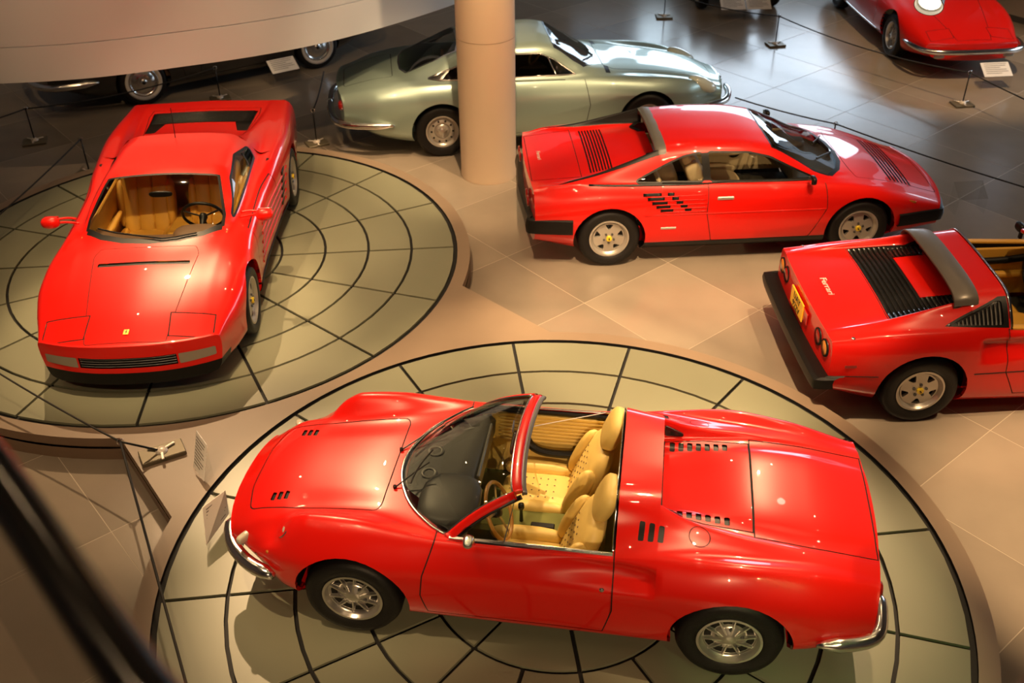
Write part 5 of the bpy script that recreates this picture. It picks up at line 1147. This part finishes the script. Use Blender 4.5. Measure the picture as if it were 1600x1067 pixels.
def grand_tourer(name, loc, rz, label, paint, wheel, simple=False, inner=BROWN):
    E = empty(name, loc, rz, label, 'car')
    bow = lambda x, y: -.14 * (y / .7) ** 2.2 * sstep(1.6, 2.45, x) + .10 * (y / .7) ** 2 * sstep(-1.9, -2.6, x)
    S = Skin(); loft(S, GT_SIDE, GT_TOP, 2.46, -2.62, bow, .035, 5, (1,), cap0=True, cap1=True)
    ws = [(.735, 0), (.70, .28), (.60, .48), (.50, .585), (.38, .575), (.155, .525), (.14, .3), (.135, 0)]; ws += [(x, -y) for x, y in ws[-2:0:-1]]
    rw = [(-1.06, 0), (-1.06, .26), (-1.10, .455), (-1.40, .44), (-1.72, .41), (-1.785, .25), (-1.80, 0)]; rw += [(x, -y) for x, y in rw[-2:0:-1]]
    for w in (ws, rw): S.paint('chrome', w, (0, 1), lambda c: c.z > .93, ('body',), .022); S.paint('ws' if w is ws else 'rw', w, (0, 1), lambda c: c.z > .93, ('chrome',), -.002)
    for sg in (1, -1):
        q = lambda c: c.y * sg > .4 and c.z > .85
        for nm, P in (('glass', [(.36, .955), (.12, 1.12), (-.05, 1.195), (-.62, 1.205), (-.62, .96)]), ('glass', [(-.66, .96), (-.66, 1.20), (-.88, 1.17), (-1.19, 1.06), (-1.29, .97)]), ('vent', [(-1.325, .972), (-1.225, 1.055), (-1.43, .985)])):
            S.paint('chrome', P, (0, 2), q, ('body',), .014); S.paint(nm, P, (0, 2), q, ('chrome',))
        S.panel('door', [(.50, .90), (.56, .6), (.50, .27), (-.72, .27), (-.78, .6), (-.74, .93)], (0, 2), lambda c: c.y * sg > .77)
        S.paint('cowl_vent', [(.80, sg * .42), (.86, sg * .42), (.86, sg * .62), (.80, sg * .62)], (0, 1), lambda c: c.z > .8)
    S.panel('hood', rpoly([(2.3, .28), (1.9, .40), (.92, .50), (.80, .40), (.80, -.40), (.92, -.50), (1.9, -.40), (2.3, -.28)], .03), (0, 1), lambda c: c.z > .5)
    S.panel('boot_lid', rpoly([(-1.90, .44), (-2.52, .34), (-2.52, -.34), (-1.90, -.44)], .05), (0, 1), lambda c: c.z > .5)
    wells(S, E, (1.325, -1.325), .345, .385, ('body', 'door'), .5)
    S.export('body', 'body', paint, E); S.export('hood', 'hood', paint, E); S.export('boot_lid', 'boot_lid', paint, E); S.export('door', 'door', paint, E, 0, True); S.export('gap', 'panel_gap', GAPM, E, .003, True)
    S.export('ws', 'windscreen', GLASS, E); S.export('rw', 'rear_window', GLASS, E); S.export('glass', 'side_window', GLASSD, E, 0, True); S.export('chrome', 'window_surround', CHR, E, -.003, True); S.export('vent', 'quarter_vent', BLK, E, .002, True); S.export('cowl_vent', 'cowl_vent', BLK, E, .002, True)
    for sg in (1, -1):
        if not simple:
            lens(E, 'headlamp_cover', (2.10, sg * .555, .665), (.42, .23, .17), mat('milky_lamp_cover', (.55, .64, .60), .15, coat=1.), Matrix.Translation((2.1, sg * .555, .665)) @ Matrix.Rotation(R(24), 4, 'Y') @ Matrix.Translation((-2.1, -sg * .555, -.665)), 2.2)
        else: lens(E, 'headlamp', (2.22, sg * .55, .665), (.22, .22, .18), LAMPW, None, 2.)
        P = smooth_curve([(-1.92, sg * .875, .47), (-2.2, sg * .845, .47), (-2.5, sg * .76, .47), (-2.66, sg * .58, .475), (-2.72, sg * .3, .48), (-2.73, 0, .48)], 24); MB().tube(P, [.014 + .034 * min(1, i / 3) for i in range(24)], 10).obj('rear_bumper', CHR, E, True)
        P = smooth_curve([(1.95, sg * .80, .45), (2.2, sg * .74, .45), (2.42, sg * .60, .45), (2.53, sg * .36, .46), (2.56, sg * .1, .46)], 20); MB().tube(P, [.014 + .03 * min(1, i / 3, (19 - i) / 2 + .3) for i in range(20)], 10).obj('front_bumper', CHR, E, True)
        lens(E, 'tail_lamp', (-2.56, sg * .52, .64), (.10, .16, .12), LAMPR, None, 2.6)
        y0 = .845
        add_wheel(E, 1.325, sg * y0, wheel, .34, .19, .205, .2); add_wheel(E, -1.325, sg * y0, wheel, .34, .19, .205, .0)
        q = frame(S.side(-.55, .80, sg)[0] + Vector((0, sg * .012, 0)), (1, 0, 0), (0, 0, 1)); MB().box((0, 0, 0), (.14, .025, .02), q, .006).obj('door_handle', CHR, E)
        strip_side(S, E, 'window_divider', [(.14, .96), (.05, 1.15)], sg, .014, .005, CHR, 5)
    wp, N = on_top(S, [(.74, -.05), (.62, -.3), (.52, -.48)], .012); MB().tube(wp, .006, 6).obj('wiper_blade', BLK, E)
    interior(E, inner, -.25, .30, .95, .76, (.28, .90), (.05, .36, .90), 'panel', (-1.2, .7), mat('dash_black_leather', (.03, .025, .02), .6), WOODM, R(60))
    return E, S
grand_tourer('grand_touring_coupe', (.368, 13.148, 0), .119, 'pale silver-green grand touring coupe standing behind the pillar', SILV, 'holes')
th = math.atan2(15.48 - 14.05, -2.93 + 5.21)
wd = Vector((math.cos(th), math.sin(th))); rgt = Vector((wd.y, -wd.x)); mid = (Vector((-5.21, 14.05)) + Vector((-2.93, 15.48))) / 2 - rgt * .80
e_, s_ = grand_tourer('dark_saloon', (mid.x, mid.y, .0), th, 'black classic car with whitewall tyres half hidden under the white ramp', DARKP, 'cover', True)
def vintage():
    E = empty('vintage_car', (3.95, 19.75, 0), R(-86), 'dark blue vintage car at the top edge behind the twin info boards', 'car')
    S = Skin(); side = [[(1.5, .26, .42), (.4, .40, .40), (-1.6, .50, .40)], [(1.5, .28, .50), (.4, .44, .46), (-1.6, .62, .46)], [(1.5, .29, .70), (.4, .48, .72), (-1.6, .68, .76)], [(1.5, .28, .90), (.4, .46, .96), (-1.6, .64, 1.0)]]
    loft(S, side, [[(1.5, .20, .98), (.4, .34, 1.06), (-1.6, .5, 1.10)], [(1.5, 0, 1.02), (.4, 0, 1.10), (-1.6, 0, 1.14)]], 1.5, -1.6, None, .06, 4, (1,), cap0=True, cap1=True)
    S.paint('hole', [(.1, .42), (-1.3, .46), (-1.3, -.46), (.1, -.42)], (0, 1), lambda c: c.z > .9); S.panel('hood', [(1.46, .24), (.45, .38), (.45, -.38), (1.46, -.24)], (0, 1), lambda c: c.z > .9)
    S.export('body', 'body', BLUEP, E); S.export('hood', 'hood', BLUEP, E); S.export('gap', 'panel_gap', GAPM, E)
    MB().box((1.52, 0, .74), (.05, .52, .56), None, .02).obj('radiator_shell', CHR, E); MB().box((-.1, 0, .40), (3.3, .9, .10)).obj('chassis', BLK, E)
    MB().sheet([[(.12, y, .95 + .45 * t) for y in (-.44, 0, .44)] for t in (0, 1)], .006).obj('windscreen', GLASS, E)
    for x in (-.45, -1.05): MB().pillow((x, 0, .72), (.5, .8, .18), None, 3.).obj('seat', BROWN, E, True)
    for sg in (1, -1):
        MB().pillow((1.55, sg * .34, .86), (.16, .2, .2), None, 2.).obj('headlamp', CHR, E, True)
        for x in (1.4, -1.4):
            add_wheel(E, x, sg * .70, 'cover', .36, .15, .20, .2); MB().lathe([(.40, sg * .54), (.42, sg * .63), (.40, sg * .72)], c=(x, 0, .36), axis='y', seg=20, a0=.1, a1=PI - .1).obj('wing', BLUEP, E, True)
vintage()
# ------------------------------------------------------------------ dark red wedge coupe, top right
def wedge_red():
    f, r_ = Vector((5.93, 15.55)), Vector((5.79, 18.1)); d = (f - r_).normalized(); th = math.atan2(d.y, d.x); lft = Vector((-d.y, d.x)); c = (f + r_) / 2 + lft * .82 - d * .12
    E = empty('long_nosed_coupe', (c.x, c.y, 0), th, 'red long-nosed coupe with chrome front bumper at the top right', 'car')
    side = [[(2.35, .5, .30), (1.275, .74, .18), (-1.275, .76, .18), (-2.1, .6, .3)], [(2.37, .6, .34), (1.8, .78, .28), (1.275, .83, .27), (0, .84, .24), (-1.275, .84, .28), (-2.15, .72, .40)],
        [(2.38, .68, .42), (1.8, .84, .48), (1.275, .87, .52), (0, .88, .52), (-1.275, .88, .54), (-2.18, .76, .55)], [(2.38, .69, .48), (1.8, .82, .60), (1.275, .86, .70), (0, .86, .74), (-1.275, .86, .78), (-2.18, .74, .78)],
        [(2.37, .66, .52), (1.8, .74, .67), (1.275, .77, .775), (.6, .79, .83), (-1.275, .79, .88), (-2.15, .66, .86)]]
    top = [[(2.36, .5, .53), (1.8, .58, .68), (1.275, .60, .78), (.8, .66, .84), (.5, .72, .86), (-1.0, .72, .90), (-2.15, .5, .87)], [(2.36, .4, .535), (1.8, .46, .69), (1.275, .5, .79), (.85, .55, .85), (.5, .65, .93), (.1, .65, 1.03), (-1.0, .63, 1.03), (-2.15, .4, .88)],
        [(2.36, .3, .54), (1.8, .34, .695), (1.275, .38, .795), (.9, .45, .85), (.5, .54, 1.0), (.1, .54, 1.17), (-.6, .52, 1.19), (-1.4, .45, 1.05), (-2.15, .3, .89)], [(2.36, 0, .545), (1.8, 0, .70), (1.275, 0, .80), (.95, 0, .85), (.5, 0, 1.05), (.1, 0, 1.22), (-.6, 0, 1.24), (-1.4, 0, 1.08), (-2.15, 0, .90)]]
    bow = lambda x, y: -.14 * (y / .7) ** 2.2 * sstep(1.5, 2.4, x)
    S = Skin(); loft(S, side, top, 2.38, -2.18, bow, .04, 4, (1,), cap0=True, cap1=True)
    ws = [(.92, 0), (.85, .35), (.66, .56), (.5, .56), (.15, .50), (.13, 0)]; ws += [(x, -y) for x, y in ws[-2:0:-1]]; S.paint('ws', ws, (0, 1), lambda c: c.z > .8)
    for sg in (1, -1):
        S.paint('glass', [(.45, .88), (.10, 1.10), (-.6, 1.12), (-1.1, 1.02), (-1.1, .92)], (0, 2), lambda c: c.y * sg > .4 and c.z > .85); S.panel('door', [(.62, .84), (.66, .5), (.58, .27), (-.6, .27), (-.66, .6), (-.62, .88)], (0, 2), lambda c: c.y * sg > .76)
        S.panel('headlamp_lid', [(2.22, sg * .62), (2.2, sg * .28), (1.98, sg * .28), (1.98, sg * .62)], (0, 1), lambda c: c.z > .4)
    S.panel('hood', [(2.28, .25), (1.05, .5), (1.0, .3), (1.0, -.3), (1.05, -.5), (2.28, -.25)], (0, 1), lambda c: c.z > .4)
    wells(S, E, (1.275, -1.275), .34, .385, ('body', 'door'), .5)
    S.export('body', 'body', RED, E); S.export('door', 'door', RED, E, 0, True); S.export('hood', 'hood', RED, E); S.export('headlamp_lid', 'headlamp_lid', RED, E, 0, True); S.export('gap', 'panel_gap', GAPM, E, .003, True); S.export('ws', 'windscreen', GLASSD, E); S.export('glass', 'side_window', GLASSD, E, 0, True)
    P = smooth_curve([(1.78, .845, .44), (2.1, .80, .44), (2.32, .70, .44), (2.43, .45, .445), (2.45, 0, .445)], 20); P = P + [Vector((p.x, -p.y, p.z)) for p in P[-2::-1]]
    MB().tube(P, [.014 + .026 * min(1, i / 3, (38 - i) / 3) for i in range(39)], 10).obj('front_bumper', CHR, E, True)
    for sg in (1, -1):
        add_wheel(E, 1.275, sg * .82, 'slot', .335, .19, .20, .3); add_wheel(E, -1.275, sg * .82, 'slot', .335, .19, .20, .1)
        lens(E, 'indicator_lamp', (2.36, sg * .52, .36), (.05, .16, .05), LAMPW, None, 3.); strip_side(S, E, 'sill_strip', [(.86, .27), (-.86, .27)], sg, .02, .006, CHR, 10)
    MB().box((0, 0, .3), (1.6, 1.3, .1)).obj('cabin_floor', CARPET, E)
    for y in (.36, -.36): seat(E, -.2, y, .30, BROWN, 'panel', R(22))
wedge_red()
# ------------------------------------------------------------------ barriers, boards, lamp, railing
CORD = mat('black_barrier_cord', (.015, .014, .013), .7)
BASEM = mat('olive_steel_base', (.17, .145, .095), .45, metal=.3)
def sag(a, b, d, n=14):
    a, b = Vector(a), Vector(b); return [a.lerp(b, i / n) - Vector((0, 0, d * 4 * (i / n) * (1 - i / n))) for i in range(n + 1)]
def stanchion(x, y, z, rz, label, top=(0, 0, .46), dim=(.30, .22, .035)):
    E = empty('barrier_post', (x, y, z), rz, label, 'post', 'low rope barrier posts')
    MB().box((0, 0, dim[2] / 2), dim, None, .006).obj('base_plate', BASEM, E)
    hub = MB().lathe([(.001, .03), (.03, .028), (.045, .012), (.048, 0)], c=(0, 0, dim[2]), seg=20).obj('flange', SCRIPT, E, True)
    for k in range(3): a = k * 2 * PI / 3 + .4; MB().box((.075, 0, dim[2] + .012), (.09, .022, .012), Matrix.Rotation(a, 4, 'Z'), .004).obj('flange_arm', SCRIPT, hub)
    MB().tube([(0, 0, dim[2]), top], .009, 8).obj('rod', BLK, E, True); t = Vector(top)
    MB().tube([t + Vector((.025 * math.cos(a), 0, .025 * math.sin(a))) for a in [2 * PI * i / 12 for i in range(12)]], .005, 6, True).obj('ring', CHR, E, True)
def rope(pts, label, r_=.009):
    o = MB().tube(pts, r_, 6).obj('barrier_rope', CORD, None, True); c = Vector(pts[0]); tag(o, label, 'rope', 'barrier ropes')
def Rz(v, a): return Vector((v[0] * math.cos(a) - v[1] * math.sin(a), v[0] * math.sin(a) + v[1] * math.cos(a), v[2]))
ht = .47
a_ = R(28); tip = Vector((-3.01, 6.02, PZ + .25)); b0 = Vector((-2.77, 6.15, PZ)); loc = Rz(tip - b0, -a_)
stanchion(b0.x, b0.y, PZ, a_, 'barrier post on the dais between the two turntables, beside the small text boards', tuple(loc), (.34, .18, .04))
rope(sag(tip, (-4.24, 6.84, PZ + .3), .02) + sag((-4.24, 6.84, PZ + .3), (-6.2, 8.3, PZ + .4), .05)[1:], 'thin cord running left from the dais post past the strake coupe')
rope(sag(tip, (-1.55, 3.0, PZ + .27), .0), 'thin cord running from the dais post down beside the nearest turntable')
for (x, y, rz, lab) in ((4.30, 16.25, .2, 'barrier post in front of the far blue car'), (6.36, 13.66, .1, 'barrier post beside the long-nosed red coupe'), (-4.18, 14.21, .4, 'barrier post in front of the black car, behind the strake coupe'),
        (-6.32, 12.76, .3, 'leftmost barrier post near the left edge'), (-5.26, 11.76, .1, 'barrier post just behind the left turntable'), (-2.54, 12.59, .5, 'barrier post behind the tail of the pale green coupe'), (2.7, 17.75, 0, 'farthest barrier post at the top edge'), (4.05, 11.95, 0, 'barrier post hidden behind the hood of the buttressed coupe'), (7.6, 10.9, .2, 'barrier post beyond the right edge on the outer cord'), (6.6, 9.3, .3, 'barrier post beyond the right edge on the inner cord')):
    stanchion(x, y, 0, rz, lab, (0, 0, ht), (.28, .22, .03) if x > -6 else (.30, .24, .03))
rope(sag((2.70, 17.6, ht), (4.30, 16.25, ht), .06) + sag((4.30, 16.25, ht), (6.36, 13.66, ht), .10)[1:] + sag((6.36, 13.66, ht), (7.6, 10.9, ht), .05)[1:], 'long cord looping past the long-nosed coupe at the right')
rope(sag((2.97, 12.85, ht), (4.05, 11.95, ht), .02) + sag((4.05, 11.95, ht), (6.6, 9.3, ht), .05)[1:], 'long cord running behind the buttressed coupe')
rope(sag((-6.32, 12.76, ht), (-8.2, 10.9, ht), .05) , 'cord leaving the leftmost post towards the left edge'); rope(sag((-5.26, 11.76, ht), (-5.6, 8.9, ht), .03), 'cord crossing the rim of the left turntable')
rope(sag((-6.32, 12.76, ht), (-4.18, 14.21, ht), .08), 'cord linking the posts in front of the black car'); rope(sag((-2.54, 12.59, ht), (-2.6, 14.0, ht), .05), 'cord rising behind the tail of the pale green coupe')
def board(P, label, lines=8, feet=True, pm=None):
    """P: bottom-left, bottom-right, top-right, top-left corners of a printed board"""
    P = [Vector(p) for p in P]; c = (P[0] + P[1]) / 2; E = empty('info_board', (c.x, c.y, 0), 0, label, 'sign', 'car information boards'); E.location = c; z0 = c
    Q = [p - c for p in P]; n = (Q[1] - Q[0]).cross(Q[3] - Q[0]).normalized(); m = MB().add(Q + [q - n * .005 for q in Q], [(0, 1, 2, 3), (7, 6, 5, 4), (0, 4, 5, 1), (1, 5, 6, 2), (2, 6, 7, 3), (3, 7, 4, 0)])
    b = m.obj('printed_panel', pm or PAPER, E)
    x = (Q[1] - Q[0]); y = (Q[3] - Q[0]); t = MB(); lines = 0 if pm else lines
    for i in range(lines):
        v0 = .90 - .80 * i / lines; u1 = .90 - (.25 if i % 3 == 2 else .05 * (i % 2)); t.add([Q[0].lerp(Q[1], u).lerp(Q[3].lerp(Q[2], u), v) + n * .004 for u, v in ((.10, v0 - .028), (u1, v0 - .028), (u1, v0), (.10, v0))], [(0, 1, 2, 3)])
    if lines: t.obj('printed_text', INK, b)['kind'] = 'stuff'
    if feet:
        for k in (0, 1): MB().add([Q[k], Q[k] + Vector((0, 0, -P[k].z + (PZ if P[k].y < 8 else 0))), Q[3 - k] + Vector((0, 0, -P[3 - k].z + (PZ if P[k].y < 8 else 0))), Q[3 - k]], [(0, 1, 2, 3)]).obj('acrylic_foot', ACRY, E)
board([(-2.47, 5.95, PZ + .05), (-2.35, 5.78, PZ + .05), (-2.31, 5.90, PZ + .31), (-2.43, 6.07, PZ + .31)], 'upright white text board on the dais next to the barrier post', 9)
board([(-2.17, 5.12, PZ + .05), (-2.08, 5.43, PZ + .05), (-2.06, 5.41, PZ + .30), (-2.18, 5.24, PZ + .30)], 'white text board leaning by the nose of the open-topped car', 10)
def lectern(x, y, rz, label, w=.42, d=.22, pm=None):
    c_, s_ = math.cos(rz), math.sin(rz); f = lambda u, v, z: (x + u * c_ - v * s_, y + u * s_ + v * c_, z)
    board([f(-w / 2, 0, .20), f(w / 2, 0, .20), f(w / 2, d, .33), f(-w / 2, d, .33)], label, 6, True, pm)
lectern(-3.30, 14.78, .56, 'pale info board in front of the black car under the ramp'); lectern(7.05, 14.22, .08, 'pale info board in front of the long-nosed coupe'); lectern(3.84, 17.5, .03, 'left one of the twin info boards by the blue car'); lectern(4.28, 17.5, .03, 'right one of the twin info boards by the blue car')
lectern(5.25, 10.4, .1, 'clear acrylic board stand off the nose of the buttressed coupe', .34, .2, ACRY)
# the lit spotlight at the top right
p = Vector((2.86, 7.0, 3.2 + PZ)); E = empty('spotlight', p, 0, 'lit track spotlight hanging at the top right', 'lamp')
d = Vector((-.42, -.72, -.55)).normalized(); M = d.to_track_quat('Z', 'Y').to_matrix().to_4x4()
MB().lathe([(.001, -.20), (.06, -.22), (.075, -.20), (.095, -.02), (.10, 0), (.094, 0), (.084, -.03)], M=M, seg=28).obj('lamp_housing', mat('lamp_housing_grey', (.16, .15, .13), .45), E, 'auto')
MB().lathe([(.001, -.028), (.072, -.028)], M=M, seg=24).obj('lamp_lens', mat('glowing_lamp_lens', (.9, .85, .7), .4, emit=(1., .88, .66), estr=14.), E)
MB().tube([M @ Vector((0, 0, -.13)), Vector((.02, .06, .30)), Vector((.02, .06, CEIL - 3.2 - PZ))], .012, 8).obj('suspension_rod', DGREY, E)
# far low wall at the top right
A, B = Vector((7.0, 19.55, 0)), Vector((9.6, 15.85, 0)); t = (B - A).normalized(); n = Vector((-t.y, t.x, 0)); n = n if n.y > 0 else -n
G = lambda z0, z1, th, m, nm: MB().add([A + Vector((0, 0, z0)), B + Vector((0, 0, z0)), B + Vector((0, 0, z1)), A + Vector((0, 0, z1))] + [q + n * th for q in (A + Vector((0, 0, z0)), B + Vector((0, 0, z0)), B + Vector((0, 0, z1)), A + Vector((0, 0, z1)))], [(0, 1, 2, 3), (7, 6, 5, 4), (0, 4, 5, 1), (1, 5, 6, 2), (2, 6, 7, 3), (3, 7, 4, 0)]).obj(nm, m)
structure(G(.10, 2.2, .15, WALLM, 'wall_inner')); A -= n * .01; B -= n * .01; structure(G(0, .10, .15, DGREY, 'baseboard_inner'))
# balcony railing the picture was taken over
rp = [(-1.75, 2.2), (-.62, .92), (-.36, .62), (-.16, .42), (.0, .34), (.18, .34), (.52, .605), (1.3, 1.42)]; rz = 4.5 + PZ
E = empty('balcony_railing', (-.36, .62, 3.6 + PZ), 0, 'out-of-focus black balcony handrail with glass panel at the lower left', 'railing')
o_ = Vector((-.36, .62, 3.6 + PZ)); MB().tube([Vector((x, y, rz)) - o_ for x, y in rp], .029, 14).obj('handrail', BLKG, E, True)
for k in range(len(rp) - 1):
    a, b = Vector((*rp[k], 0)), Vector((*rp[k + 1], 0)); a = a.lerp(b, .01)
    MB().sheet([[a + Vector((0, 0, 3.6 + PZ)) - o_, b + Vector((0, 0, 3.6 + PZ)) - o_], [a + Vector((0, 0, rz - .03)) - o_, b + Vector((0, 0, rz - .03)) - o_]], .0).obj('glass_panel', GLASSR, E)
